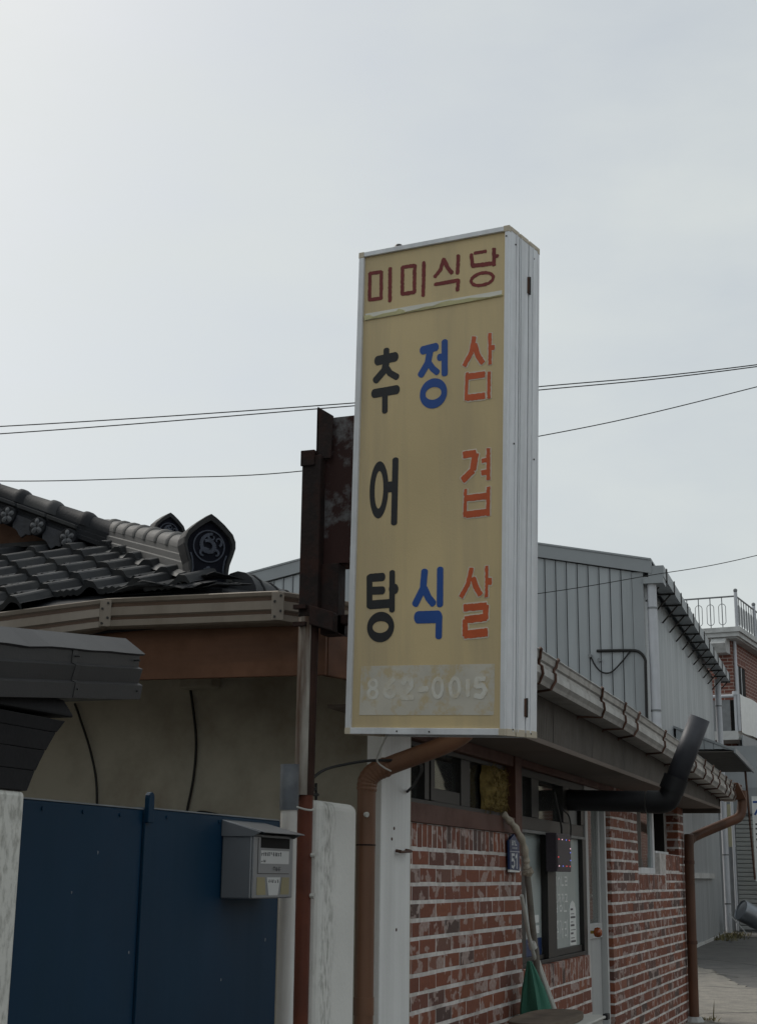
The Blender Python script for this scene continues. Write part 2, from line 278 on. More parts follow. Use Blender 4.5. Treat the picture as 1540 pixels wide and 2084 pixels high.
# ------------------------------------------------------------ mesh helpers
class MB:
    def __init__(s): s.v = []; s.f = []; s.m = []
    def face(s, pts, mi=0):
        b = len(s.v); s.v += [Vector(p) for p in pts]; s.f.append(tuple(range(b, b+len(pts)))); s.m.append(mi)
    def hexa(s, c, mi=0):            # 8 corners: bottom 4 then top 4, same winding
        b = len(s.v); s.v += [Vector(p) for p in c]
        for q in ((3, 2, 1, 0), (4, 5, 6, 7), (0, 1, 5, 4), (1, 2, 6, 5), (2, 3, 7, 6), (3, 0, 4, 7)):
            s.f.append(tuple(b+i for i in q)); s.m.append(mi)
        return s
    def box(s, x0, x1, y0, y1, z0, z1, mi=0):
        return s.hexa([(x0, y0, z0), (x1, y0, z0), (x1, y1, z0), (x0, y1, z0), (x0, y0, z1), (x1, y0, z1), (x1, y1, z1), (x0, y1, z1)], mi)
    def obox(s, o, a, b, c, mi=0):   # corner and three edge vectors
        o, a, b, c = map(Vector, (o, a, b, c))
        return s.hexa([o, o+a, o+a+b, o+b, o+c, o+a+c, o+a+b+c, o+b+c], mi)
    def prism(s, poly, d, mi=0):     # 3-D polygon swept by vector d
        d = Vector(d); poly = [Vector(p) for p in poly]; n = len(poly); b = len(s.v)
        s.v += poly+[p+d for p in poly]
        s.f.append(tuple(b+i for i in reversed(range(n)))); s.f.append(tuple(b+n+i for i in range(n))); s.m += [mi, mi]
        for i in range(n):
            j = (i+1) % n; s.f.append((b+i, b+j, b+n+j, b+n+i)); s.m.append(mi)
        return s
    def tube(s, path, r, n=10, mi=0, caps=True, squash=None):
        path = [Vector(p) for p in path]; rs = r if isinstance(r, (list, tuple)) else [r]*len(path)
        b = len(s.v); prev = None
        for i, p in enumerate(path):
            a = path[max(i-1, 0)]; c = path[min(i+1, len(path)-1)]; t = (c-a).normalized()
            if prev is None:
                k = Vector((0, 0, 1)) if abs(t.z) < .9 else Vector((1, 0, 0)); u = t.cross(k).normalized()
            else:
                u = (prev-t*prev.dot(t)).normalized()
            prev = u; w = t.cross(u)
            for q in range(n):
                an = 2*math.pi*q/n; s.v.append(p+(u*math.cos(an)+w*math.sin(an))*rs[i])
        for i in range(len(path)-1):
            for q in range(n):
                j = (q+1) % n; s.f.append((b+i*n+q, b+i*n+j, b+(i+1)*n+j, b+(i+1)*n+q)); s.m.append(mi)
        if caps:
            s.f.append(tuple(b+q for q in reversed(range(n)))); e = b+(len(path)-1)*n; s.f.append(tuple(e+q for q in range(n))); s.m += [mi, mi]
        return s
    def sweep(s, prof, path, outs, mis=None, caps=True, close=True):
        """profile (out, up) points carried along path; outs = sideways vectors"""
        n = len(prof); b = len(s.v)
        for p, o in zip(path, outs):
            p = Vector(p); o = Vector(o)
            for a, h in prof: s.v.append(p+o*a+Vector((0, 0, h)))
        for i in range(len(path)-1):
            for q in range(n if close else n-1):
                j = (q+1) % n; s.f.append((b+i*n+q, b+i*n+j, b+(i+1)*n+j, b+(i+1)*n+q)); s.m.append(mis[q] if mis else 0)
        if caps and close:
            s.f.append(tuple(b+q for q in reversed(range(n)))); e = b+(len(path)-1)*n; s.f.append(tuple(e+q for q in range(n))); s.m += [0, 0]
        return s
    def mesh(s, name, mats, org=Vector((0, 0, 0)), smooth=False, fix=True):
        me = bpy.data.meshes.new(name); me.from_pydata([tuple(p-org) for p in s.v], [], s.f)
        for m in mats: me.materials.append(MATS[m])
        for p, i in zip(me.polygons, s.m): p.material_index = i
        if fix:
            bm = bmesh.new(); bm.from_mesh(me); bmesh.ops.recalc_face_normals(bm, faces=bm.faces); bm.to_mesh(me); bm.free()
        if smooth:
            for p in me.polygons: p.use_smooth = True
        me.update(); return me
def root_of(o):
    while o.parent: o = o.parent
    return o
def build(mb, name, mats, parent=None, smooth=False, bevel=0, fix=True):
    mats = [mats] if isinstance(mats, str) else mats
    if parent is None:
        xs = [p.x for p in mb.v]; ys = [p.y for p in mb.v]; zs = [p.z for p in mb.v]
        org = Vector(((min(xs)+max(xs))/2, (min(ys)+max(ys))/2, min(zs)))
    else: org = Vector(root_of(parent).location)
    o = bpy.data.objects.new(name, mb.mesh(name, mats, org, smooth, fix)); COL.objects.link(o)
    if parent is None: o.location = org
    else: o.parent = parent
    if bevel:
        b = o.modifiers.new('bevel', 'BEVEL'); b.width = bevel; b.segments = 2; b.limit_method = 'ANGLE'; b.angle_limit = R(40)
    if smooth and not bevel:
        sm = o.data; sm.set_sharp_from_angle(angle=R(42))
    return o
def tag(o, label=None, cat=None, group=None, kind=None):
    if label: o['label'] = label
    if cat: o['category'] = cat
    if group: o['group'] = group
    if kind: o['kind'] = kind
    return o
def thing(name, loc, label, cat, group=None):
    o = bpy.data.objects.new(name, None); COL.objects.link(o); o.location = loc; o.empty_display_size = .1
    return tag(o, label, cat, group)
def place(me, name, parent, loc, rot=None):     # a piece that shares mesh data
    o = bpy.data.objects.new(name, me); COL.objects.link(o); o.parent = parent
    o.location = Vector(loc)-Vector(root_of(parent).location)
    if rot is not None: o.rotation_euler = rot
    return o
def arc(c, u, w, r, a0, a1, n):
    c, u, w = Vector(c), Vector(u), Vector(w)
    return [c+(u*math.cos(a0+(a1-a0)*i/n)+w*math.sin(a0+(a1-a0)*i/n))*r for i in range(n+1)]
def catenary(pts, n=14):
    """smooth curve through points (Catmull-Rom)"""
    P = [Vector(p) for p in pts]; P = [P[0]*2-P[1]]+P+[P[-1]*2-P[-2]]; o = []
    for i in range(1, len(P)-2):
        for k in range(n):
            t = k/n; a, b, c, d = P[i-1:i+3]
            o.append(.5*((2*b)+(c-a)*t+(2*a-5*b+4*c-d)*t*t+(3*b-a-3*c+d)*t**3))
    return o+[P[-2]]

# ------------------------------------------------------------ the ground
def gz(x): 
    t = min(1, max(0, (x-3.5)/9.)); return .3*t*t*(3-2*t)
g = MB()
xs = [-900, -300, -60, -15, -4, 0]+[3.5+.75*i for i in range(13)]+[14, 18, 24, 32, 60, 300, 1500]; ys = [-900, -100, -20, -6, -2.5, 0, 3, 10, 60, 900]
for i in range(len(xs)-1):
    for j in range(len(ys)-1):
        g.face([(xs[i], ys[j], gz(xs[i])), (xs[i+1], ys[j], gz(xs[i+1])), (xs[i+1], ys[j+1], gz(xs[i+1])), (xs[i], ys[j+1], gz(xs[i]))])
gr = build(g, 'ground', 'asphalt'); gr['kind'] = 'structure'
# worn concrete apron along the house fronts, its far edge broken
e = [(21.2, 1.6), (21.0, 1.02), (20.74, .98), (20.5, .86), (20.28, .73), (19.7, .62), (19.1, .46), (18.6, .31), (18.3, .28), (17.6, .07), (17.27, -.08), (17.1, -.3), (16.6, -.42), (15.8, -.75), (14.6, -.95), (13, -1.1), (11, -1.15), (8, -1.2), (5, -1.2)]
ee = []
for (xa, ya), (xb, yb) in zip(e[:-1], e[1:]):        # ragged broken edge
    for k in range(6):
        t = k/6; q = mnoise.noise(Vector((xa+(xb-xa)*t, ya+(yb-ya)*t, 0))*4.3); ee.append((xa+(xb-xa)*t+.10*q, ya+(yb-ya)*t+.07*mnoise.noise(Vector((xa*7+t*5, ya*9, 3)))))
e = sorted(ee+[e[-1]], key=lambda p: -p[0])
g = MB()
for a, b in zip(e[:-1], e[1:]):
    za, zb = gz(a[0])+.02, gz(b[0])+.02
    g.face([(a[0], a[1], za), (b[0], b[1], zb), (b[0], max(2.5, b[1]), zb), (a[0], max(2.5, a[1]), za)])
    g.face([(a[0], a[1], za), (b[0], b[1], zb), (b[0], b[1], zb-.03), (a[0], a[1], za-.03)])
pv = build(g, 'pavement', 'concrete'); pv['kind'] = 'structure'

# ------------------------------------------------------------ projecting sign box
SO = Vector((4.470, -.1456, 1.9545)); SW = Vector((-.17519, -.98349, -.04539)); SH = Vector((-.05708, -.03588, .99772)); ST = Vector((.98288, -.17738, .04985))
W_, H_, T_ = .587, 1.692, .249
def S(u, v, t=0): return SO+SW*u+SH*v+ST*t
sign = thing('projecting_sign', SO, 'tall weathered yellow restaurant sign box in an aluminium frame, jutting over the street', 'sign')
def sb(name, mat, u0, u1, v0, v1, t0, t1, parent=sign, bevel=.0015):
    m = MB(); m.obox(S(u0, v0, t0), SW*(u1-u0), SH*(v1-v0), ST*(t1-t0)); return build(m, name, mat, parent, bevel=bevel)
face = MB()                       # slightly wavy acrylic sheet, bulging along its right edge
nu, nv = 14, 40
for i in range(nu+1):
    for j in range(nv+1):
        u = .018+(.552)*i/nu; v = .016+1.662*j/nv
        wob = .0004*mnoise.noise(Vector((u*6, v*4, 1)))
        if i == nu: wob -= .005*max(0, math.sin((v-.9)*5))
        face.v.append(S(u, v, .010+wob))
for i in range(nu):
    for j in range(nv):
        a = i*(nv+1)+j; face.f.append((a, a+nv+1, a+nv+2, a+1)); face.m.append(0)
fo = build(face, 'face_panel', 'sign_face', sign, smooth=True)
for t0, t1 in ((0, .014), (.235, T_)):
    sb('frame_rail', 'alu', 0, .021, .02, H_-.02, t0, t1)
    sb('frame_rail', 'alu', .571, W_, .02, H_-.02, t0, t1)
    sb('frame_rail', 'alu', .02, W_-.02, H_-.017, H_, t0, t1)
    sb('frame_rail', 'alu', .02, W_-.02, 0, .021, t0, t1)
    for u0, u1 in ((-.001, .0205), (W_-.0205, W_+.001)):
        for v0, v1 in ((-.001, .0205), (H_-.0205, H_+.001)):
            sb('corner_cap', 'cap_beige', u0, u1, v0, v1, t0-.001, t1+.001)
sb('back_panel', 'sign_face', .018, .572, .018, H_-.018, .2455, .2475, bevel=0)
# long edges: three aluminium extrusions with grooves between, ribbed
for u0, u1, sg in ((0, .012, -1), (W_-.012, W_, 1)):
    for t0, t1 in ((.0145, .0810), (.0880, .156), (.1635, .2345)):
        o = sb('side_strip', 'alu', u0, u1, .012, H_-.012, t0, t1)
        for k in {.0145: (.66,), .0880: (.12,), .1635: (.4,)}[t0]:
            uu = u1-.001 if sg > 0 else u0-.0025
            tt = t0+(t1-t0)*k
            m = MB(); m.obox(S(uu, .013, tt), SW*.0035, SH*(H_-.026), ST*.006); build(m, 'rib', 'alu', o, bevel=.001)
        sb('end_cap', 'cap_beige', u0-.0015, u1+.0015, -.001, .022, t0+.001, t1-.001)
        sb('end_cap', 'cap_beige', u0-.0015, u1+.0015, H_-.014, H_+.001, t0+.001, t1-.001)
sb('core', 'dark_frame', .008, W_-.008, .03, H_-.012, .013, .2345, bevel=0)
sb('bottom_tray', 'old_white_pipe', .03, W_-.03, .012, .02, .02, .23, bevel=0)
sb('top_plate', 'alu', .012, W_-.012, H_-.013, H_-.004, .0145, .2345)
for v in (1.50, .065):            # two little hinges over the rear groove
    h = sb('hinge', 'strap_rust', W_-.001, W_+.004, v, v+.058, .148, .172)
    m = MB(); m.tube([S(W_+.004, v-.002, .1605), S(W_+.004, v+.06, .1605)], .004, 8); build(m, 'hinge_pin', 'dark_frame', h, smooth=True)
for u, v, t in ((.577, 1.655, None), (.577, .95, .05), (.583, .02, .06), (.583, .012, .2), (.2, .01, None), (.32, .009, None), (.583, 1.64, .2), (.583, 1.64, .05), (.583, .93, .21)):
    m = MB()
    if t is None: m.tube([S(u, v, .001), S(u, v, -.002)], .0028, 8)
    else: m.tube([S(W_-.001, v, t), S(W_+.003, v, t)], .003, 8)
    build(m, 'screw', 'dark_frame', sign, smooth=True)
m = MB(); c = S(.145, H_-.001, .03); m.tube([c, c+SH*.012, c+SH*.018, c+SH*.021], [.017, .016, .010, .002], 12); build(m, 'bolt_head', 'dark_frame', sign, smooth=True)
# lettering: cut vinyl, every glyph a part
GL =  {'mi1':('r',[(0.0068,(0.0416,1.6123),(0.0887,1.6109),(0.0899,1.5135),(0.0429,1.5144),(0.0416,1.6123)),(0.0073,(0.1238,1.6176),(0.1261,1.4978))]),'mi2':('r',[(0.0068,(0.1737,1.6141),(0.2224,1.6123),(0.2231,1.5152),(0.1751,1.5159),(0.1737,1.6141)),(0.0068,(0.2583,1.6181),(0.2583,1.4971))]),'sik':('r',[(0.0073,(0.3367,1.6173),(0.3239,1.5804),(0.303,1.5589)),(0.0073,(0.3379,1.6135),(0.3515,1.5835),(0.367,1.5628)),(0.0068,(0.3918,1.6202),(0.3897,1.5571)),(0.0068,(0.3047,1.5304),(0.3934,1.5314),(0.3908,1.4968))]),'dang':('r',[(0.0058,(0.4549,1.6186),(0.4962,1.6181)),(0.0063,(0.4411,1.6159),(0.4471,1.5753)),(0.0073,(0.4471,1.5743),(0.5272,1.5706)),(0.0068,(0.5265,1.6214),(0.5273,1.5636)),(0.0063,(0.5269,1.5945),(0.5405,1.5937)),('e',0.4838,1.5211,0.0472,0.0274,0.0357,0.0159)]),'chu':('k',[(0.0105,(0.1171,1.3207),(0.1179,1.2942)),(0.0157,(0.0826,1.2866),(0.1533,1.2917)),(0.0121,(0.1193,1.284),(0.1124,1.2495),(0.0774,1.2165)),(0.0105,(0.1143,1.2634),(0.1336,1.2358),(0.1614,1.2184)),(0.0147,(0.0731,1.1696),(0.1626,1.1732)),(0.01,(0.1159,1.1687),(0.1174,1.1011))]),'jeong':('b',[(0.0136,(0.2607,1.3007),(0.3117,1.306)),(0.0115,(0.2902,1.2969),(0.282,1.2532),(0.2562,1.2148)),(0.01,(0.2869,1.2516),(0.3014,1.231),(0.319,1.216)),(0.0105,(0.3454,1.3203),(0.3476,1.2066)),(0.0115,(0.3266,1.2673),(0.3464,1.2673)),('e',0.306,1.1433,0.0521,0.0527,0.0307,0.0221)]),'sam':('o',[(0.0089,(0.4574,1.3228),(0.4488,1.2711),(0.4211,1.2249)),(0.01,(0.4588,1.2967),(0.471,1.256),(0.4912,1.2257)),(0.0063,(0.5158,1.3265),(0.5172,1.2176)),(0.0094,(0.5196,1.2764),(0.533,1.2746)),(0.0063,(0.4331,1.2009),(0.4305,1.1052)),(0.0115,(0.4323,1.1855),(0.499,1.187)),(0.0063,(0.5144,1.1938),(0.5146,1.1025)),(0.0115,(0.4335,1.1126),(0.5001,1.1127))]),'eo':('k',[('e',0.1022,0.8262,0.0369,0.0999,0.0173,0.0654),(0.017,(0.1376,0.8331),(0.1602,0.8324)),(0.0107,(0.1643,0.9256),(0.1649,0.707))]),'gyeop':('o',[(0.0124,(0.4226,0.9181),(0.4697,0.9201),(0.4592,0.8633),(0.4218,0.8318)),(0.0068,(0.5151,0.9327),(0.5165,0.8261)),(0.0079,(0.4918,0.8919),(0.5134,0.8941)),(0.0096,(0.4913,0.8516),(0.5139,0.8534)),(0.0062,(0.4344,0.8014),(0.4331,0.7087)),(0.0068,(0.5168,0.8037),(0.517,0.7071)),(0.0113,(0.4389,0.7708),(0.5139,0.7729)),(0.0113,(0.4376,0.7157),(0.5146,0.7186))]),'tang':('k',[(0.0102,(0.074,0.5268),(0.0772,0.4271)),(0.013,(0.0778,0.5235),(0.1253,0.5244)),(0.0124,(0.0792,0.4794),(0.1267,0.4789)),(0.0136,(0.0807,0.4312),(0.1551,0.4337)),(0.0096,(0.1624,0.5384),(0.1648,0.4103)),(0.0158,(0.164,0.481),(0.1748,0.4816)),('e',0.1225,0.3553,0.0522,0.0513,0.0313,0.0199)]),'sik2':('b',[(0.0113,(0.286,0.5355),(0.2815,0.4786),(0.2533,0.4279)),(0.0113,(0.2862,0.4784),(0.3026,0.4466),(0.3199,0.4274)),(0.0107,(0.3442,0.5398),(0.3455,0.4224)),(0.0187,(0.265,0.383),(0.3388,0.3826)),(0.0107,(0.3434,0.3845),(0.3431,0.3172))]),'sal':('o',[(0.0085,(0.4598,0.5381),(0.4482,0.4866),(0.4229,0.4439)),(0.0102,(0.4648,0.5062),(0.4794,0.47),(0.4938,0.4481)),(0.0057,(0.5148,0.5425),(0.5151,0.4402)),(0.0124,(0.5177,0.4911),(0.5322,0.4904)),(0.0124,(0.4337,0.4079),(0.5155,0.4119)),(0.0102,(0.5132,0.414),(0.5127,0.3678)),(0.0124,(0.4389,0.3692),(0.5149,0.3748)),(0.0096,(0.44,0.3702),(0.4398,0.3157)),(0.0141,(0.4374,0.3208),(0.52,0.3266))]),'phone':('g',[('e',0.1,0.1653,0.0204,0.0186,0.0096,0.0093),('e',0.0998,0.1344,0.0228,0.0206,0.0108,0.0103),(0.0085,(0.1772,0.1799),(0.154,0.1597),(0.1441,0.1341)),('e',0.1654,0.1366,0.0236,0.0214,0.0118,0.0102),(0.0085,(0.2141,0.1668),(0.2272,0.1819),(0.245,0.1756),(0.2454,0.1563),(0.2113,0.1185),(0.2522,0.1208)),(0.0096,(0.2748,0.146),(0.3036,0.1473)),('e',0.3437,0.1505,0.0228,0.0362,0.0114,0.0231),('e',0.4061,0.151,0.0225,0.0359,0.0112,0.0229),(0.0074,(0.4533,0.1744),(0.453,0.1248)),(0.0079,(0.5115,0.1787),(0.4839,0.1766),(0.4815,0.1543)),(0.0079,(0.4832,0.1533),(0.5063,0.158),(0.5159,0.1392),(0.5013,0.1206),(0.4792,0.1247))])}
INK = {'r': 'ink_red', 'k': 'ink_black', 'b': 'ink_blue', 'o': 'ink_orange', 'g': 'ghost_digit'}
NAMES = {'mi1': '미', 'mi2': '미', 'sik': '식', 'dang': '당', 'chu': '추', 'jeong': '정', 'sam': '삼', 'eo': '어', 'gyeop': '겹', 'tang': '탕', 'sik2': '식', 'sal': '살', 'phone': '862-0015'}
def capsule(a, b, hw, rnd, jag, seed, taper=0):
    a, b = Vector(a), Vector(b); d = (b-a).normalized(); n = Vector((-d.y, d.x)); L = (b-a).length
    pts = []; k = max(2, int(L/.006))
    side = [(a+d*L*i/k+n*hw) for i in range(k+1)]
    cap = lambda c, s: [c+(d*s*math.sin(q)*rnd+n*s*math.cos(q))*hw for q in [math.pi*i/7 for i in range(1, 7)]]
    pts = side+[b+(d*math.sin(q)*rnd+n*math.cos(q))*hw for q in [math.pi*i/7 for i in range(1, 7)]]
    pts += [(b-d*L*i/k-n*hw) for i in range(k+1)]+[a+(-d*math.sin(q)*rnd-n*math.cos(q))*hw for q in [math.pi*i/7 for i in range(1, 7)]]
    if jag:
        pts = [p+Vector((mnoise.noise(Vector((p.x*160, p.y*160, seed))), mnoise.noise(Vector((p.x*160, p.y*160, seed+9)))))*jag for p in pts]
    return pts
def ellring(m, c, rx, ry, ix, iy, t0, t1, jag=0, n=40, z=0):
    P = lambda a, x, y, t: S(c[0]+x*math.cos(a)+jag*mnoise.noise(Vector((math.cos(a)*4, math.sin(a)*4, x*90))), c[1]+y*math.sin(a)+jag*mnoise.noise(Vector((math.sin(a)*4, x*90, math.cos(a)*4))), t)
    for i in range(n):
        a, b = 2*math.pi*i/n, 2*math.pi*(i+1)/n
        m.hexa([P(a, ix, iy, t1), P(a, rx, ry, t1), P(b, rx, ry, t1), P(b, ix, iy, t1), P(a, ix, iy, t0), P(a, rx, ry, t0), P(b, rx, ry, t0), P(b, ix, iy, t0)])
def flat(m, pts, t0, t1): m.prism([S(p.x, p.y, t1) for p in pts], ST*(t0-t1))
for gi, (key, (col, strokes)) in enumerate(GL.items()):
    m = MB(); w = MB(); q = 0
    for si, st in enumerate(strokes):
        if st[0] == 'e':
            ellring(m, st[1:3], st[3], st[4], st[5], st[6], (.0090 if col != 'g' else .0080)-.00005*q, .0106 if col != 'g' else .0094, .0025 if col == 'r' else 0); q += 1; continue
        hw = st[0]*(1.1 if col in 'kb' else 1); pts = st[1:]
        for a, b in zip(pts[:-1], pts[1:]):
            rnd = {'r': .7, 'k': .75, 'b': .75, 'o': .12, 'g': .6}[col]; jag = {'r': .0022, 'o': .0024, 'g': .002}.get(col, .0004)
            base = .0090 if col != 'g' else .0080
            if col == 'o':
                flat(w, capsule(a, b, hw+.0036, .3, .0014, gi+si), .0092-.00004*q, .0106)
                flat(m, capsule(a, b, hw*.95, rnd, jag, gi*3+si), .0084-.00004*q, .0088)
            else: flat(m, capsule(a, b, hw, rnd, jag, gi*3+si), base-.00005*q, base+.0014)
            q += 1
    o = build(m, 'letter' if key != 'phone' else 'phone_number', INK[col], sign); o['label'] = 'lettering reading '+NAMES[key]
    if w.f: build(w, 'peeled_edge', 'peel_white', o)
# torn strip and faded telephone panel
m = MB(); flat(m, [Vector(p) for p in ((.0273, 1.4651), (.5616, 1.4704), (.5619, 1.4507), (.031, 1.4398))], .0088, .0106); build(m, 'torn_strip', 'torn_white', sign)
fl = [(.0292, 1.44), (.0275, 1.4573), (.0476, 1.4569), (.0651, 1.4482), (.0793, 1.4498), (.1047, 1.4538), (.1358, 1.4544), (.1583, 1.4552), (.1665, 1.4626), (.1863, 1.4546), (.192, 1.4461), (.2363, 1.4498), (.2747, 1.4542), (.302, 1.4527), (.3345, 1.4604), (.3614, 1.4623), (.3883, 1.4593), (.4097, 1.459), (.4415, 1.4602), (.489, 1.4545), (.5152, 1.452), (.5618, 1.4547), (.5619, 1.4483), (.4629, 1.4461), (.3023, 1.4426), (.1643, 1.44)]
m = MB()
top = fl[1:22]; 
for a, b in zip(top[:-1], top[1:]):
    f = lambda x: 1.4405+(x-.03)/.53*.0085
    m.hexa([S(a[0], f(a[0]), .0067), S(b[0], f(b[0]), .0067), S(b[0], b[1], .0066), S(a[0], a[1], .0066), S(a[0], f(a[0]), .0045), S(b[0], f(b[0]), .0045), S(b[0], b[1]-.001, .001), S(a[0], a[1]-.001, .0015)])
build(m, 'torn_flap', 'torn_cream', sign)
m = MB(); flat(m, [Vector(p) for p in ((.0527, .2255), (.5466, .2252), (.5476, .0632), (.049, .0625))], .0086, .0106); build(m, 'faded_panel', 'faded_patch', sign)

# ------------------------------------------------------------ rusty post and brackets carrying the sign
pole = thing('sign_post', (4.42, -.03, gz(4.4)), 'rusty red steel post beside the blue gate, carrying the tall sign', 'post')
m = MB(); m.tube([(4.5, .004, 0), (4.5, .004, 1.762)], .0265, 14); build(m, 'tube', 'rust_red', pole, smooth=True)
m = MB(); m.tube([(4.5, .0, 1.755), (4.505, -.002, 2.38)], .0255, 14); build(m, 'upper_tube', 'rust_brown', pole, smooth=True)
m = MB()                                  # split pale pipe clipped over the post
P0, P1 = Vector((4.495, .009, 1.755)), Vector((4.497, .009, 2.36)); n = 9
for k in range(n):
    for a, b in ((k, k+1),):
        f = lambda i: R(80+i*145/n)
        da, db = [Vector((math.cos(f(i))*.032, math.sin(f(i))*.032, 0)) for i in (a, b)]
        ea, eb = da*.9, db*.9
        m.hexa([P0+da, P0+db, P0+eb, P0+ea, P1+da, P1+db, P1+eb, P1+ea])
build(m, 'pipe_cover', 'old_white_pipe', pole, smooth=True)
m = MB(); m.box(4.47, 4.545, -.037, .035, 2.36, 2.94); build(m, 'upper_channel', 'rust_dark', pole, bevel=.004)
m = MB(); m.box(4.462, 4.55, -.015, .038, 2.945, 2.957); m.box(4.462, 4.47, -.015, .038, 2.9, 2.946); build(m, 'channel_cap', 'rust_dark', pole, bevel=.002)
m = MB(); m.prism([(4.49, -.012, 2.93), (4.49, -.012, 3.125), (4.49, -.072, 3.085), (4.49, -.066, 2.93)], (.006, 0, 0)); m.prism([(4.49, -.01, 2.93), (4.49, -.01, 3.12), (4.56, -.01, 3.12), (4.56, -.01, 2.93)], (0, -.006, 0)); build(m, 'angle_iron', 'rust_dark', pole)
m = MB()
m.prism([(4.515, -.026, 2.548), (4.515, -.022, 3.086), (4.515, -.30, 3.088), (4.515, -.29, 2.552), (4.515, -.16, 2.538), (4.515, -.12, 2.552)], (.01, 0, 0)); m.box(4.526, 4.62, -.3, -.03, 3.06, 3.07); m.box(4.526, 4.62, -.29, -.03, 2.55, 2.56)
build(m, 'steel_plate', 'rust_panel', pole)
m = MB(); m.box(4.50, 4.57, -.1, -.036, 2.30, 2.548); build(m, 'short_tube', 'rust_dark', pole, bevel=.003)
m = MB(); m.hexa([(4.455, -.012, 2.33), (4.455, -.1, 2.302), (4.6, -.1, 2.302), (4.6, -.012, 2.33), (4.455, -.012, 2.397), (4.455, -.1, 2.368), (4.6, -.1, 2.368), (4.6, -.012, 2.397)])
build(m, 'lower_arm', 'rust_dark', pole, bevel=.003)
for z in (2.385, 2.325):
    m = MB(); m.box(4.45, 4.47, .0, .046, z, z+.014); build(m, 'clamp', 'rust_dark', pole)
for z in (2.70, 2.34):
    m = MB(); m.box(4.53, 4.58, -.42, -.09, z, z+.03); build(m, 'cross_arm', 'rust_dark', pole)
for z in (1.56, 1.43):
    m = MB(); m.tube([(4.50, -.02, z), (4.503, -.036, z-.002)], [.007, .010], 8); build(m, 'rivet', 'plastic_white', pole, smooth=True)
m = MB(); m.tube(catenary([(4.335, .0, 1.718), (4.355, -.03, 1.709), (4.42, -.035, 1.704), (4.48, -.032, 1.706), (4.528, -.01, 1.716)], 6), .0035, 6); build(m, 'wire_tie', 'plastic_white', pole, smooth=True)

# ------------------------------------------------------------ gate, its posts and the pier at its left
gate = thing('sheet_gate', (3.5, 0, 0), 'dark blue sheet-steel double gate with a short latch bar at its seam', 'gate')
for x0, x1, zt in ((2.80, 3.398, 1.658), (3.408, 4.29, 1.662)):
    o = MB(); o.box(x0, x1, .0, .035, .08, zt); d = build(o, 'gate_leaf', 'gate_blue', gate, bevel=.003)
    o = MB(); o.box(x0+.002, x1-.002, -.002, .036, zt+.0005, zt+.004); build(o, 'top_edge', 'gate_edge', d)
    for k in range(3):
        xx = x0+.12+k*(x1-x0-.24)/2; o = MB(); o.tube([(xx, .002, zt-.018), (xx, -.003, zt-.018)], .005, 8); build(o, 'rivet', 'gate_blue', d)
o = MB(); o.box(3.398, 3.428, -.016, -.002, 1.625, 1.69); o.tube([(3.413, -.0161, 1.69), (3.413, -.0021, 1.69)], .015, 14); build(o, 'latch_bar', 'gate_blue', gate, bevel=.002)
o = MB(); o.box(3.3985, 3.4045, -.007, .0, .1, 1.655); build(o, 'seam_strip', 'gate_blue', gate, bevel=.001)

for xx, zz_, rr in ((3.18, 1.545, .0035), (3.07, 1.45, .003), (3.36, 1.30, .003), (3.9, 1.2, .003), (4.2, 1.3, .004)):
    o = MB(); o.prism([(xx+rr*random.uniform(.4, 1)*math.cos(a), -.0006, zz_+1.8*rr*random.uniform(.4, 1)*math.sin(a)) for a in [q*.785 for q in range(8)]], (0, .002, 0)); build(o, 'paint_chip', 'gate_edge', gate)
post = thing('gate_post', (4.36, .02, 0), 'white painted round gate post topped by a grey pipe stub', 'post')
m = MB(); m.tube([(4.375, .0, 0), (4.357, .0, 1.72)], .0275, 18); build(m, 'shaft', 'white_post', post, smooth=True)
m = MB(); m.tube([(4.357, .0, 1.70), (4.354, .0, 1.847)], .031, 18); build(m, 'pipe_stub', 'grey_pipe', post, smooth=True)

pier = thing('gate_pier', (2.4, 0, 0), 'stained white pier with a dark flared capital at the left of the blue gate', 'pier')
m = MB(); m.box(2.0, 2.70, -.1, .28, 0, 1.667); build(m, 'shaft', 'plaster_stained', pier, bevel=.012)
lv = [(1.667, 2.70, .0), (1.712, 2.722, .004), (1.758, 2.748, .010), (1.80, 2.775, .017), (1.828, 2.80, .024)]
for k in range(4):
    (za, xa, ya), (zb, xb, yb) = lv[k], lv[k+1]; st_ = .0012
    m = MB(); m.hexa([(1.9, -.1-ya-st_, za), (xa+st_, -.1-ya-st_, za), (xa+st_, .31+ya, za), (1.9, .31+ya, za), (1.9, -.1-yb, zb-.0005), (xb, -.1-yb, zb-.0005), (xb, .31+yb, zb-.0005), (1.9, .31+yb, zb-.0005)])
    build(m, 'capital_band', 'pier_dark', pier, bevel=.0015)
m = MB()
m.hexa([(1.82, -.13, 1.829), (2.83, -.13, 1.838), (2.83, .38, 1.838), (1.82, .38, 1.829), (1.84, -.12, 1.858), (2.795, -.12, 1.876), (2.795, .37, 1.876), (1.84, .37, 1.858)]); build(m, 'capital_slab', 'pier_dark', pier, bevel=.006)
m = MB()
prof = [(.15, 0), (.155, .034), (.143, .040), (.153, .074), (.141, .080), (.143, .112), (.13, .118), (.10, .146), (-.08, .165), (-.3, .12), (-.3, 0)]
x = [1.5, 2.2, 2.7, 3.085]; zz = [1.741, 1.815, 1.868, 1.909]
pathp = [(a, 0, b) for a, b in zip(x, zz)]
m.sweep(prof, pathp, [(0, -1, 0)]*4); cp = build(m, 'coping', 'coping', pier)
m = MB(); fl = []
for i in range(13):
    xx = 2.1+i*1.0/12; zc = 1.909+(xx-3.085)*.106
    fl.append((xx, zc))
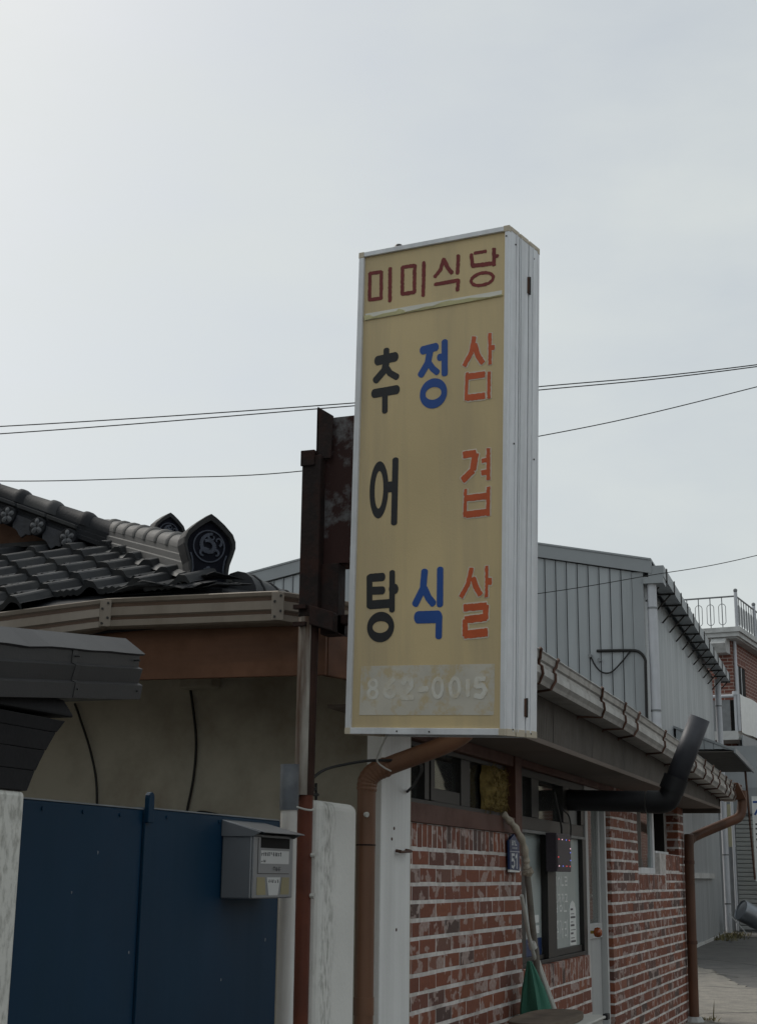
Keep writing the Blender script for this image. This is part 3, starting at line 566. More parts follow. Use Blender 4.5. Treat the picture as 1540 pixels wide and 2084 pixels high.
for (xa, za), (xb, zb) in zip(fl[:-1], fl[1:]):
    wa, wb = .006*mnoise.noise(Vector((xa*9, 0, 0))), .006*mnoise.noise(Vector((xb*9, 0, 0)))
    m.hexa([(xa, -.144, za+.108+wa), (xb, -.144, zb+.108+wb), (xb, -.09, zb+.150), (xa, -.09, za+.150), (xa, -.150, za+.112+wa), (xb, -.150, zb+.112+wb), (xb, -.092, zb+.154), (xa, -.092, za+.154)])
build(m, 'bent_flashing', 'coping', cp)
m = MB(); m.sweep([(a+.002, h+.001) for a, h in prof], [(2.78, 0, 1.8765), (2.80, 0, 1.8786)], [(0, -1, 0)]*2); build(m, 'lap_joint', 'coping', cp)
for xx, hh in ((2.79, .02), (2.79, .095), (3.06, .02), (3.06, .095), (2.45, .02)):
    zc = 1.909+(xx-3.085)*.106+hh; m = MB(); m.tube([(xx, -.14, zc), (xx, -.158, zc)], .0022, 8); build(m, 'screw', 'coping', cp)

# mailbox on the gate
mail = thing('mailbox', (4.0, -.06, 1.425), 'grey metal mailbox with a slot and two yellow windows, hung on the blue gate', 'mailbox')
X0, X1, YF, Z0, Z1 = 3.87, 4.16, -.104, 1.427, 1.607
m = MB(); m.box(X0, X1, YF+.006, -.002, Z0, Z1+.005); bodym = build(m, 'body', 'mailbox', mail, bevel=.004)
m = MB(); m.box(X0+.001, X1-.001, YF, YF+.0058, Z0+.001, Z1-.002); build(m, 'front_door', 'mailbox', mail, bevel=.003)
m = MB(); m.hexa([(X0-.002, -.001, Z1+.042), (X0-.002, YF-.035, Z1+.006), (X1+.004, YF-.035, Z1+.006), (X1+.004, -.001, Z1+.042), (X0-.002, -.001, Z1+.045), (X0-.002, YF-.036, Z1+.009), (X1+.004, YF-.036, Z1+.009), (X1+.004, -.001, Z1+.045)])
for xx in (X0-.0045, X1+.0045): m.prism([(xx-.001, -.001, Z1+.044), (xx-.001, -.001, Z1-.004), (xx-.001, YF+.0, Z1-.004), (xx-.001, YF-.026, Z1+.0085)], (.0025, 0, 0))
build(m, 'lid', 'mailbox', mail, bevel=.0015)
def fr(name, mat, x0, x1, z0, z1, d=.0014, b=0, par=mail, yf=YF):
    m = MB(); m.box(x0, x1, yf-d, yf+.002, z0, z1); return build(m, name, mat, par, bevel=b)
fr('slot', 'dark_void', X0+.05, X1-.03, 1.572, 1.602, .0008)
m = MB(); m.box(X0+.045, X1-.025, YF-.006, YF-.001, 1.602, 1.6045); build(m, 'slot_lip', 'mailbox', mail, bevel=.001)
lab = fr('name_label', 'mailbox_label', X0+.05, X1-.035, 1.527, 1.565, .0012)
def scribble(x0, x1, z0, z1, n, y, mat, par, seed):
    rr = random.Random(seed); m = MB(); w = (x1-x0)/n
    for i in range(n):
        xx = x0+i*w
        for k in range(3):
            if rr.random() < .5: q = z0+rr.random()*(z1-z0)*.8; m.box(xx+w*.1, xx+w*.72, y, y+.0006, q, q+(z1-z0)*.17)
            else: q = xx+w*(.1+rr.random()*.5); m.box(q, q+w*.17, y-.0002*(k+1), y+.0006, z0, z0+(z1-z0)*(.5+.5*rr.random()))
    return build(m, 'print', mat, par)
scribble(X0+.053, X1-.09, 1.549, 1.561, 11, YF-.0017, 'mailbox_text', lab, 3)
scribble(X0+.053, X0+.085, 1.531, 1.539, 3, YF-.0017, 'mailbox_text', lab, 4)
scribble(X0+.14, X0+.20, 1.506, 1.52, 3, YF-.0017, 'mailbox_text', mail, 8)
m = MB(); m.box(X0+.03, X1-.03, YF-.001, YF+.002, 1.4975, 1.4995); m.box(X0+.03, X0+.032, YF-.0011, YF+.002, 1.4985, 1.6); build(m, 'door_line', 'dark_frame', mail)
for s in (0, 1):
    xa, xb = (X0+.028, X0+.092) if s == 0 else (X1-.092, X1-.028)
    m = MB(); k = -.01 if s == 0 else .01
    pts = [(xa, 1.438), (xb, 1.438), (xb+(k if s == 0 else 0), 1.488), (xa+(k if s else 0), 1.488)]
    m.prism([(p[0], YF-.001, p[1]) for p in pts], (0, .003, 0)); build(m, 'yellow_window', 'mailbox_yellow', mail)
m = MB(); m.prism([(X0+.112, YF-.0013, 1.436), (X1-.112, YF-.0013, 1.436), (X1-.096, YF-.0013, 1.488), (X0+.096, YF-.0013, 1.488)], (0, .003, 0)); tl = build(m, 'centre_label', 'mailbox_label', mail)
scribble(X0+.105, X1-.105, 1.472, 1.482, 5, YF-.0018, 'mailbox_text', tl, 5)

# stout rendered pillar between the post and the brown pipe
m = MB(); m.box(4.535, 4.885, -.04, .09, 0, 1.742)
pl = build(m, 'render_pillar', 'plaster_mossy', bevel=.03); pl.modifiers['bevel'].segments = 4
tag(pl, 'stout white rendered pillar streaked with black mould beside the brown downpipe', 'pillar')

# ------------------------------------------------------------ tiled house behind the gate
house = thing('tiled_house', (5.1, .6, 0), 'old house with a grey sheet-tile roof, ridge-end ornaments and shaded cream wall', 'house')
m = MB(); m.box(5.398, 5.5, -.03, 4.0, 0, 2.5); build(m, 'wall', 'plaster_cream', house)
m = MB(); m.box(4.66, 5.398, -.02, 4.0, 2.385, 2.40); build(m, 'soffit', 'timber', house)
m = MB(); m.box(-3.0, 3.6, 2.5, 6.0, 0, 4.4); build(m, 'shade_wing', 'plaster_cream', house)  # unseen wing, added to block light from the left and darken the eave
m = MB(); m.prism([(4.64, 1.9, 2.2), (4.64, .0, 2.18), (4.64, .0, 2.385), (4.64, 1.9, 2.385)], (.024, 0, 0)); build(m, 'fascia_board', 'timber', house, bevel=.002)
m = MB(); m.prism([(4.66, -.003, 2.18), (5.5, -.34, 2.16), (5.5, -.34, 2.37), (4.66, -.003, 2.385)], (.01, .024, 0)); build(m, 'fascia_board', 'timber', house, bevel=.002)
# gutter in three lengths
GP = [(0, 0), (.004, -.004), (0, -.016), (-.006, -.020), (-.006, -.033), (0, -.037), (.002, -.066), (-.005, -.071), (-.005, -.082), (.001, -.086), (.001, -.106), (-.012, -.112), (-.085, -.112), (-.085, 0), (-.082, 0), (-.08, -.1), (-.014, -.1), (-.006, -.01)]
GM = [0, 0, 0, 1, 0, 0, 0, 1, 0, 0, 0, 0, 0, 0, 0, 0, 0, 0]
gp = [Vector(p) for p in ((3.94, 1.73, 2.275), (4.568, .855, 2.487), (4.548, .148, 2.473), (4.80, -.03, 2.469), (5.55, -.445, 2.46))]
def outs_of(path, side):
    o = []
    for i in range(len(path)):
        ns = []
        for a, b in ((i-1, i), (i, i+1)):
            if a >= 0 and b < len(path):
                d = path[b]-path[a]; d.z = 0; d.normalize(); ns.append(Vector((d.y, -d.x, 0))*side)
        n = sum(ns, Vector()); n.normalize(); o.append(n/max(.3, n.dot(ns[0])))
    return o
go = outs_of(gp, 1)
for i in range(len(gp)-1):
    m = MB(); m.sweep(GP, gp[i:i+2], go[i:i+2], GM); gu = build(m, 'gutter', ['gutter_pale', 'gutter_brown'], house)
for i in (1, 2):
    c = gp[i]; n = go[i].normalized(); t = n.cross(Vector((0, 0, 1)))
    m = MB(); m.obox(c+n*.0065-t*.022+Vector((0, 0, -.108)), t*.044, n*.004, Vector((0, 0, .1))); j = build(m, 'corner_plate', 'gutter_pale', house, bevel=.002)
    for dz in (-.03, -.085):
        for q in (-.01, .011):
            m = MB(); e = c+n*.010+t*q+Vector((0, 0, dz-q)); m.tube([e, e+n*.005], .0045, 8); build(m, 'rivet', 'dark_frame', j)
# roof: every pressed tile its own piece
SL = .41; AN = math.atan(SL)
roof = MB()
roof.face([(3.9, 3.2, 2.21), (3.9, 1.8, 2.21), (4.60, .85, 2.5), (4.60, .48, 2.5), (5.9, 1.78, 3.033), (5.9, 3.2, 3.033)])
roof.face([(4.60, .48, 2.5), (4.75, .15, 2.47), (9, .15, 2.47), (9, 1.75, 3.02), (5.9, 1.75, 3.033)])
ro = build(roof, 'roof', 'roof_dark', house, fix=False)
m = MB(); m.prism([(4.612, 1.0, 2.36), (4.612, .40, 2.38), (4.612, .40, 2.508), (4.612, 1.0, 2.508)], (.01, 0, 0)); build(m, 'eave_strip', 'roof_dark', house)
tp = [(0, 0), (.006, .002), (.017, .027), (.024, .032), (.043, .033), (.054, .027), (.078, .007), (.098, 0), (.110, .006), (.124, 0), (.138, .006), (.152, 0), (.165, .005), (.178, 0), (.197, 0)]
def tile_mesh(seed):
    rr = random.Random(seed); mb = MB(); Lx = .245; n = len(tp); b = 0
    j = [rr.uniform(-.002, .002) for _ in tp]
    rows = [(0, .000, 0), (0, .022, 1), (.01, .0225, 1), (Lx*.5, .010, 1), (Lx, -.001, 1)]
    for x, z, k in rows:
        for (y, h), dj in zip(tp, j): mb.v.append(Vector((x, y, z+h*(1 if k else .9)+dj*(1-x/Lx))))
    for r in range(len(rows)-1):
        for q in range(n-1): mb.f.append((r*n+q, r*n+q+1, (r+1)*n+q+1, (r+1)*n+q)); mb.m.append(0)
    return mb.mesh('roof_tile', ['roof_metal'], fix=True, smooth=False)
tms = [tile_mesh(i) for i in range(5)]
def rz(x): return 2.488+SL*(x-4.53)
cnt = 0
for k in range(-3, 7):
    for j in range(-4, 9):
        x = 4.588+.207*k; y = .90+.195*j
        if y+.1 < x-4.08+(.0 if k > 0 else .05) or x > 5.75: continue
        if k < 0 and y < .90-.27*k-.16: continue
        o = place(tms[cnt % 5], 'roof_tile', ro, (x, y+random.uniform(-.003, .003), rz(x)-.004), (random.uniform(-.008, .008), -AN+random.uniform(-.012, .012), random.uniform(-.012, .012))); cnt += 1
# hip ridge running up from the ornament
h0 = Vector((4.82, .58, 2.605)); hd = Vector((1, 1, .385)); HL = 1.12
side = Vector((-1, 1, 0)).normalized()
def hip(t, s, z): return h0+hd*t+side*s+Vector((0, 0, z))
prof = [(-.115, -.012), (-.105, .0), (-.072, .012), (-.070, .040), (-.062, .044), (-.060, .068), (-.052, .072), (-.05, .098), (.05, .098), (.052, .072), (.060, .068), (.062, .044), (.070, .040), (.072, .012), (.105, 0), (.115, -.012)]
m = MB(); n = len(prof)
for t in (0, HL):
    for s, z in prof: m.v.append(hip(t, s, z))
for q in range(n-1): m.f.append((q, q+1, n+q+1, n+q)); m.m.append(0)
m.f.append(tuple(range(n))); m.f.append(tuple(range(n, 2*n))); m.m += [0, 0]
hb = build(m, 'hip_ridge', 'roof_ridge', house)
for k in range(9):                       # barrel caps, each flared into a raised ring
    m = MB(); ta, tb = k*HL/9, (k+1)*HL/9; nn = 10
    st = [(ta, .052), (ta+.008, .060), (ta+.022, .060), (ta+.03, .053), (tb+.003, .050)]
    for t, r in st:
        for q in range(nn+1):
            a = math.pi*q/nn; m.v.append(hip(t, math.cos(a)*r, .094+math.sin(a)*r*1.0))
    for i in range(len(st)-1):
        for q in range(nn): m.f.append((i*(nn+1)+q, i*(nn+1)+q+1, (i+1)*(nn+1)+q+1, (i+1)*(nn+1)+q)); m.m.append(0)
    m.f.append(tuple(range(nn+1))); m.m.append(0)
    build(m, 'ridge_tile', 'roof_ridge', hb, smooth=True)
for k in range(5):
    m = MB(); c = hip(.1+k*.2, .108, .001); m.tube([c, c+Vector((0, 0, .006))], .006, 6); build(m, 'flange_screw', 'roof_dark', hb)
# ornaments: pointed leaf-shaped ridge ends with a painted roundel
def ornament(c, right, size, label):
    right = Vector(right).normalized(); nrm = right.cross(Vector((0, 0, 1))); 
    if nrm.x > 0: nrm = -nrm
    Z = Vector((0, 0, 1)); s = size
    half = [(.083, 0), (.079, .045), (.083, .08), (.095, .115), (.105, .15), (.104, .175), (.092, .203), (.055, .239), (.022, .264), (0, .277)]
    out = [(x*s, z*s) for x, z in half]; loop = out+[(-x, z) for x, z in reversed(out[:-1])]
    P = lambda x, z, d: c+right*x+Z*z+nrm*d
    m = MB(); k = .86; ins = [(x*k, z*k+.012*s) for x, z in loop]; N = len(loop)
    for ring, d in ((loop, -.075*s), (loop, .0), ([(x*.97, z*.98+.003*s) for x, z in loop], .008*s), (ins, .004*s), ([(x*.97, z) for x, z in ins], -.012*s)):
        for x, z in ring: m.v.append(P(x, z, d))
    for r in range(4):
        for q in range(N): m.f.append((r*N+q, r*N+(q+1) % N, (r+1)*N+(q+1) % N, (r+1)*N+q)); m.m.append(0)
    m.f.append(tuple(range(N))); m.f.append(tuple(4*N+q for q in range(N))); m.m += [0, 1]
    o = build(m, 'ridge_ornament', ['roof_metal', 'orn_face'], house); o['label'] = label
    r = MB(); cz = .150*s; R0 = .062*s; dd = -.0105*s
    def sx(f, r0, r1, n, th=.003):
        for i in range(n):
            a, b = f(i/n), f((i+1)/n)
            u = Vector((b[0]-a[0], b[1]-a[1])); 
            if u.length < 1e-6: continue
            u.normalize(); v = Vector((-u.y, u.x)); w = (r0+(r1-r0)*i/n); w2 = (r0+(r1-r0)*(i+1)/n)
            r.hexa([P(a[0]+v.x*w, a[1]+v.y*w, dd-.002), P(a[0]-v.x*w, a[1]-v.y*w, dd-.002), P(b[0]-v.x*w2, b[1]-v.y*w2, dd-.002), P(b[0]+v.x*w2, b[1]+v.y*w2, dd-.002),
                    P(a[0]+v.x*w, a[1]+v.y*w, dd+th), P(a[0]-v.x*w, a[1]-v.y*w, dd+th), P(b[0]-v.x*w2, b[1]-v.y*w2, dd+th), P(b[0]+v.x*w2, b[1]+v.y*w2, dd+th)])
    cir = lambda q: (R0*math.cos(q*6.2832), cz+R0*math.sin(q*6.2832)); sx(cir, .0025*s, .0025*s, 28)
    spiral = lambda x0, z0, r0, r1, a0, a1: (lambda q: (x0*s+(r0+(r1-r0)*q)*s*math.cos(a0+(a1-a0)*q), cz+z0*s+(r0+(r1-r0)*q)*s*math.sin(a0+(a1-a0)*q)))
    sx(spiral(.004, .0, .05, .018, 1.4, 4.9), .0055*s, .009*s, 16, .0035)
    sx(spiral(.0, -.005, .012, .03, -2.2, 2.2), .011*s, .006*s, 14, .0042)
    sx(spiral(.034, .022, .02, .004, -1.2, 3.6), .005*s, .002*s, 12, .0038)
    sx(spiral(.012, .038, .018, .004, 2.6, 7.0), .005*s, .002*s, 12, .0036)
    sx(spiral(-.02, -.03, .024, .008, .3, 4.6), .007*s, .003*s, 12, .0033)
    sx(spiral(.028, -.028, .02, .006, 2.9, -1.6), .006*s, .003*s, 12, .0031)
    rel = build(r, 'roundel', 'orn_relief', o)
    f = MB()
    for q in range(5):
        a = q*1.2566+1.57; cc = (.011*s*math.cos(a), .052*s+.011*s*math.sin(a))
        f.tube([P(cc[0], cc[1], dd-.001), P(cc[0], cc[1], dd+.003+.0002*q)], .009*s, 8)
    for sg in (-1, 1):
        f.prism([P(sg*.018*s, .044*s, dd+.002), P(sg*.03*s, .052*s, dd+.002), P(sg*.04*s, .050*s, dd+.002), P(sg*.028*s, .041*s, dd+.002)], nrm*-.003)
    build(f, 'flower', 'orn_relief', o)
    for sg in (-1, 1):
        e = MB()
        pts = [(sg*.064, .03), (sg*.060, .06), (sg*.064, .095), (sg*.072, .12)]
        for a, b in zip(pts[:-1], pts[1:]):
            e.hexa([P(a[0]*s-.003, a[1]*s, dd-.002), P(a[0]*s+.003, a[1]*s, dd-.002), P(b[0]*s+.003, b[1]*s, dd-.002), P(b[0]*s-.003, b[1]*s, dd-.002), P(a[0]*s-.003, a[1]*s, dd+.002), P(a[0]*s+.003, a[1]*s, dd+.002), P(b[0]*s+.003, b[1]*s, dd+.002), P(b[0]*s-.003, b[1]*s, dd+.002)])
        build(e, 'edge_band', 'orn_relief', o)
    return o
ornament(Vector((4.797, .553, 2.568)), (1, -1, 0), 1.0, 'front ridge-end ornament with a painted beast roundel')
ornament(Vector((5.79, 1.275, 2.93)), (1, -.75, 0), .78, 'rear ridge-end ornament half hidden behind the front one')
# verge ridge coming down the gable
v0 = Vector((5.8, 1.30, 2.92)); vd = Vector((0, 1, .376))
def vr(t, s, z): return v0+vd*t+Vector((-s, 0, z))
prof = [(-.10, -.10), (-.1, -.02), (-.075, -.015), (-.07, .03), (.068, .03), (.069, .006), (.077, .002), (.078, -.02), (.086, -.024), (.087, -.045)]
m = MB(); n = len(prof)
for t in (0, 1.9):
    for s, z in prof: m.v.append(vr(t, s, z))
for q in range(n): m.f.append((q, (q+1) % n, n+(q+1) % n, n+q)); m.m.append(0)
m.f.append(tuple(range(n))); m.f.append(tuple(range(n, 2*n))); m.m += [0, 0]
vb = build(m, 'verge_ridge', 'roof_dark', house)
for k in range(10):
    m = MB(); ta, tb = k*.19, (k+1)*.19+.003; nn = 10
    st = [(ta, .064), (ta+.02, .075), (ta+.045, .076), (ta+.065, .066), (tb, .063)]
    for t, r in st:
        for q in range(nn+1):
            a = math.pi*q/nn; m.v.append(vr(t, math.cos(a)*r, .028+math.sin(a)*r*1.05))
    for i in range(len(st)-1):
        for q in range(nn): m.f.append((i*(nn+1)+q, i*(nn+1)+q+1, (i+1)*(nn+1)+q+1, (i+1)*(nn+1)+q)); m.m.append(0)
    build(m, 'ridge_tile', 'roof_dark' if k != 3 else 'roof_metal', vb, smooth=True)
# gable boards and the row of flower tiles under the verge
m = MB(); m.prism([(5.86, 1.5, 2.9), (5.86, 3.2, 2.9), (5.86, 3.2, 3.56), (5.86, 1.5, 2.92)], (.05, 0, 0)); build(m, 'gable_board', 'timber', house)
m = MB(); m.box(5.78, 5.86, 1.75, 3.2, 3.03, 3.055); build(m, 'gable_flashing', 'roof_metal', house)
for k in range(5):
    cy, cz = 1.768+.173*k, 3.036+.068*k; X = 5.69
    m = MB(); pts = []
    for i in range(15):
        a = -math.pi/2+math.pi*2*i/15; pts.append((X, cy+.046*math.cos(a), cz+.046*math.sin(a)))
    m.prism(pts, (.12, 0, 0)); d = build(m, 'eave_disc', 'roof_dark', house, bevel=.004)
    for q in range(5):
        a = q*2*math.pi/5+.3; pc = Vector((X-.001, cy+.022*math.cos(a), cz+.022*math.sin(a))); pm = []
        u = Vector((0, math.cos(a), math.sin(a))); w = Vector((0, -math.sin(a), math.cos(a)))
        m = MB(); ring = [pc+u*.018*math.cos(b)+w*.0115*math.sin(b)*(1.1+.25*math.cos(b)) for b in [2*math.pi*i/10 for i in range(10)]]
        tip = pc+Vector((-.007, 0, 0))
        for i in range(10): m.face([ring[i], ring[(i+1) % 10], tip])
        build(m, 'petal', 'petal_grey', d, smooth=True)
    m = MB(); w = []
    for i in range(9):
        t = i/8; y = cy+.04+t*.105; z0 = cz+.016+t*.042
        w.append((y, z0+.02, z0-.045-.03*math.sin(math.pi*t)-.008*math.cos(t*12)))
    poly = [(X+.012, y, zt) for y, zt, zb in w]+[(X+.012, y, zb) for y, zt, zb in reversed(w)]
    m.prism(poly, (.012, 0, 0)); build(m, 'drip_tile', 'drip_slate', house)
    m = MB(); m.obox((X+.01, cy-.03, cz+.045), (0, .16, .062), (.06, 0, 0), (0, 0, .02)); build(m, 'verge_strip', 'roof_metal', house, bevel=.003)
# low cap running along the street side, and bent flashing under the ornament
m = MB(); n = 8
for x in (4.9, 5.6):
    for q in range(n+1):
        a = math.pi*q/n; m.v.append(Vector((x, .48+math.cos(a)*.085, 2.535+math.sin(a)*.10)))
for q in range(n): m.f.append((q, q+1, n+2+q, n+1+q)); m.m.append(0)
m.f.append(tuple(range(n+1))); m.m.append(0); lc = build(m, 'street_ridge', 'roof_metal', house, smooth=True)
for k in range(4):
    m = MB(); x = 4.98+.16*k
    m.tube([Vector((x, .48+math.cos(a)*.086, 2.535+math.sin(a)*.101)) for a in [math.pi*q/8 for q in range(9)]], .006, 6); build(m, 'rib', 'roof_metal', lc, smooth=True)
for pts in ([(4.70, .60, 2.565), (4.66, .46, 2.585), (4.72, .36, 2.56), (4.80, .47, 2.59)], [(4.64, .74, 2.532), (4.585, .60, 2.520), (4.63, .43, 2.538), (4.70, .52, 2.553)], [(4.575, .86, 2.507), (4.56, .70, 2.545), (4.56, .55, 2.512), (4.66, .62, 2.542)], [(4.60, .50, 2.512), (4.57, .40, 2.518), (4.62, .28, 2.515), (4.68, .38, 2.54)], [(4.565, .62, 2.516), (4.555, .50, 2.504), (4.56, .45, 2.520), (4.62, .5, 2.535)]):
    m = MB(); a, b, c, d = [Vector(p) for p in pts]; n = 7; o = [[(a*(1-i/n)+b*(i/n))*(1-j/3)+(d*(1-i/n)+c*(i/n))*(j/3)+Vector((0, 0, .007*mnoise.noise(Vector((i*.7, j*.9, a.x*40))))) for j in range(4)] for i in range(n+1)]
    for i in range(n):
        for j in range(3): m.face([o[i][j], o[i+1][j], o[i+1][j+1], o[i][j+1]])
    f = build(m, 'bent_flashing', 'roof_metal', house); sd_ = f.modifiers.new('solid', 'SOLIDIFY'); sd_.thickness = .003
# wall fixtures
m = MB(); m.box(5.31, 5.397, .78, .935, 2.245, 2.32); build(m, 'vent_hood', 'plaster_cream', house, bevel=.01)
for pts, r in (([(5.388, 1.478, 2.206), (5.388, 1.448, 2.144), (5.388, 1.376, 1.975), (5.388, 1.340, 1.809), (5.388, 1.334, 1.500)], .005), ([(5.388, 0.933, 2.291), (5.388, 0.919, 2.255), (5.388, 0.882, 2.047), (5.388, 0.885, 1.886), (5.388, 0.909, 1.746), (5.388, 0.922, 1.660)], .006), ([(5.388, 0.880, 1.724), (5.388, 0.849, 1.741), (5.388, 0.773, 1.730), (5.388, 0.634, 1.696), (5.388, 0.516, 1.671), (5.388, 0.420, 1.714)], .006)):
    m = MB(); m.tube(catenary(pts, 8), r, 6); build(m, 'wall_cable', 'cable', house, smooth=True)

# ------------------------------------------------------------ brick restaurant
rest = thing('brick_restaurant', (9, .5, 0), 'low brick restaurant with a glazed shopfront under a deep brown eave', 'restaurant')
m = MB(); m.box(5.073, 5.41, -.06, .0, 0, 2.14); wp = build(m, 'corner_pillar', 'plaster_white', rest, bevel=.004)
m = MB(); m.tube([(5.235, -.062, 1.588), (5.235, -.085, 1.584)], .006, 8); build(m, 'anchor_bolt', 'strap_rust', wp)
m = MB(); m.tube([(5.345, -.062, 1.592), (5.345, -.085, 1.588)], .006, 8); build(m, 'anchor_bolt', 'strap_rust', wp)
m = MB(); m.tube([(5.225, -.083, 1.583), (5.355, -.083, 1.588)], .005, 8); build(m, 'hook_bar', 'strap_rust', wp)
for px, pz in ((5.19, 1.63), (5.215, 1.67), (5.25, 1.30)):
    m = MB(); m.tube([(px, -.0625, pz), (px, -.0600, pz)], .006, 7); build(m, 'nail_hole', 'strap_rust', wp)
BR = []       # all bricks: x0 x1 z0 z1 y parent
def mortar(name, x0, x1, z0, z1, y0=.0014, y1=.115):
    m = MB(); m.box(x0, x1, y0, y1, z0, z1); return build(m, name, 'mortar', rest)
wl = mortar('brick_wall', 5.41, 7.355, 0, 1.708)
for i in range(24):
    zt = 1.604-.0705*i; x = (5.61 if i % 2 == 0 else 5.708)-.2195
    while x < 7.35:
        a, b = max(x, 5.405), min(x+.2195, 7.365)
        if b-a > .03: BR.append((a+.0045, b-.0045, zt-.0705+.0075, zt-.0075, 0, wl))
        x += .2195
x = 5.40
while x < 7.17:
    BR.append((x+.005, x+.063, 1.612, 1.706, 0, wl)); x += .068
ww = mortar('window_wall', 7.365, 9.03, 0, 1.036)
for i in range(13):
    zt = .912-.0705*i; x = 7.365-(.11 if i % 2 else 0)
    while x < 9.03:
        a, b = max(x, 7.365), min(x+.2195, 9.04)
        if b-a > .03: BR.append((a+.0045, b-.0045, zt-.0705+.0075, zt-.0075, 0, ww))
        x += .2195
x = 7.37
while x < 9.0:
    BR.append((x+.005, x+.063, .917, 1.04, 0, ww)); x += .068
wr = mortar('brick_wall', 9.755, 13.10, 0, 1.41); OPN = [(10.78, 12.78, 1.40, 2.2)]
mortar('brick_wall', 9.755, 10.78, 1.41, 2.098); mortar('brick_wall', 12.78, 13.10, 1.41, 2.098); mortar('brick_wall', 10.78, 11.75, 1.41, 1.53); mortar('brick_wall', 11.75, 12.78, 1.41, 1.69)
for i in range(-10, 16):
    zt = 1.4006-.0705*i; zb = zt-.0705
    if zt > 2.11: continue
    x = 9.75-(.11 if i % 2 else 0)
    while x < 13.09:
        a, b = max(x, 9.75), min(x+.2195, 13.105); x += .2195
        if b-a < .03: continue
        segs = [(a, b)]
        if zt > 1.42:
            lo, hi = (10.785, 12.045) if zt < 1.56 else (10.785, 12.775)
            segs = [s for s in ((a, min(b, lo)), (max(a, hi), b)) if s[1]-s[0] > .03]
        for a_, b_ in segs: BR.append((a_+.0045, b_-.0045, zb+.0075, zt-.0075, 0, wr))
x = 10.79
while x < 12.0:
    BR.append((x+.005, x+.063, 1.412, 1.522, 0, wr)); x += .068
x = 12.06
while x < 12.75:
    BR.append((x+.005, x+.063, 1.56, 1.686, 0, wr)); x += .068
for z in (1.55, 1.62): BR.append((11.76, 12.05, z, z+.06, .02, wr))
def bsize(b):
    d = Vector(((b[0]+b[1])/2, 1.9, (b[2]+b[3])/2-1.5)); vis = 1.5-(b[2])   # rough apparent area from the street; rows under the frame's edge go last
    return (b[1]-b[0])*(b[3]-b[2])*1.9/d.length**3*(1 if (b[3]-1.5)/d.length > -.107 else .01)
BR.sort(key=bsize, reverse=True); BC = {}
def brick_mb(w, h, d, c=.0014):
    m = MB(); x, z = w/2, h/2
    m.hexa([(-x, 0+c, -z), (x, c, -z), (x, d, -z), (-x, d, -z), (-x, c, z), (x, c, z), (x, d, z), (-x, d, z)])
    m.f.pop(2); m.m.pop(2); b = len(m.v)
    m.v += [Vector(p) for p in ((-x+c, 0, -z+c), (x-c, 0, -z+c), (x-c, 0, z-c), (-x+c, 0, z-c))]
    for q in ((b, b+1, b+2, b+3), (0, 1, b+1, b), (1, 5, b+2, b+1), (5, 4, b+3, b+2), (4, 0, b, b+3)): m.f.append(q); m.m.append(0)
    return m
rest_stuff = MB(); bv = []
for k, (a, b, z0, z1, y, par) in enumerate(BR):
    w, h = round(b-a, 3), round(z1-z0, 3); c = ((a+b)/2, y+random.uniform(-.0006, .0006), (z0+z1)/2+random.uniform(-.0015, .0015))
    if k < 298:
        if (w, h) not in BC: BC[(w, h)] = brick_mb(w, h, .1).mesh('brick', ['brick'])
        place(BC[(w, h)], 'brick', par, c, (random.uniform(-.006, .006), random.uniform(-.006, .006), random.uniform(-.003, .003)))
    else:
        t = brick_mb(w, h, .1); n = len(rest_stuff.v)
        rest_stuff.v += [p+Vector(c) for p in t.v]; rest_stuff.f += [tuple(i+n for i in f) for f in t.f]; rest_stuff.m += t.m; bv += [random.random()]*len(t.f)
o = build(rest_stuff, 'brick_courses', 'brick', rest); o['kind'] = 'stuff'
at = o.data.attributes.new('bvar', 'FLOAT', 'FACE'); at.data.foreach_set('value', bv)
def rb(name, mat, x0, x1, y0, y1, z0, z1, par=rest, bevel=.002):
    m = MB(); m.box(x0, x1, y0, y1, z0, z1); return build(m, name, mat, par, bevel=bevel)
# room behind the glass
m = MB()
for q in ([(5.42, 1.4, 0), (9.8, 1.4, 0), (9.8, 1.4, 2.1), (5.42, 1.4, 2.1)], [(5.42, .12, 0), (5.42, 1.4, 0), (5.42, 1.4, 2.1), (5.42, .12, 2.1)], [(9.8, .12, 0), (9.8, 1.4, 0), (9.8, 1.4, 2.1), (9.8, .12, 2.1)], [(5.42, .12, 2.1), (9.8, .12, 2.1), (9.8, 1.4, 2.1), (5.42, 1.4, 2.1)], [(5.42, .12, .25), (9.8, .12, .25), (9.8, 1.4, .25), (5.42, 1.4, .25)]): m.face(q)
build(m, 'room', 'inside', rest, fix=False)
rb('sill_beam', 'brown_wood', 5.41, 7.20, -.012, .11, 1.709, 1.787)
rb('head_beam', 'brown_wood', 5.41, 7.20, -.008, .11, 2.045, 2.099)
rb('head_beam', 'brown_wood', 7.331, 9.755, .0, .11, 2.062, 2.099)
rb('post', 'brown_wood', 7.202, 7.328, -.016, .11, 1.60, 2.099)
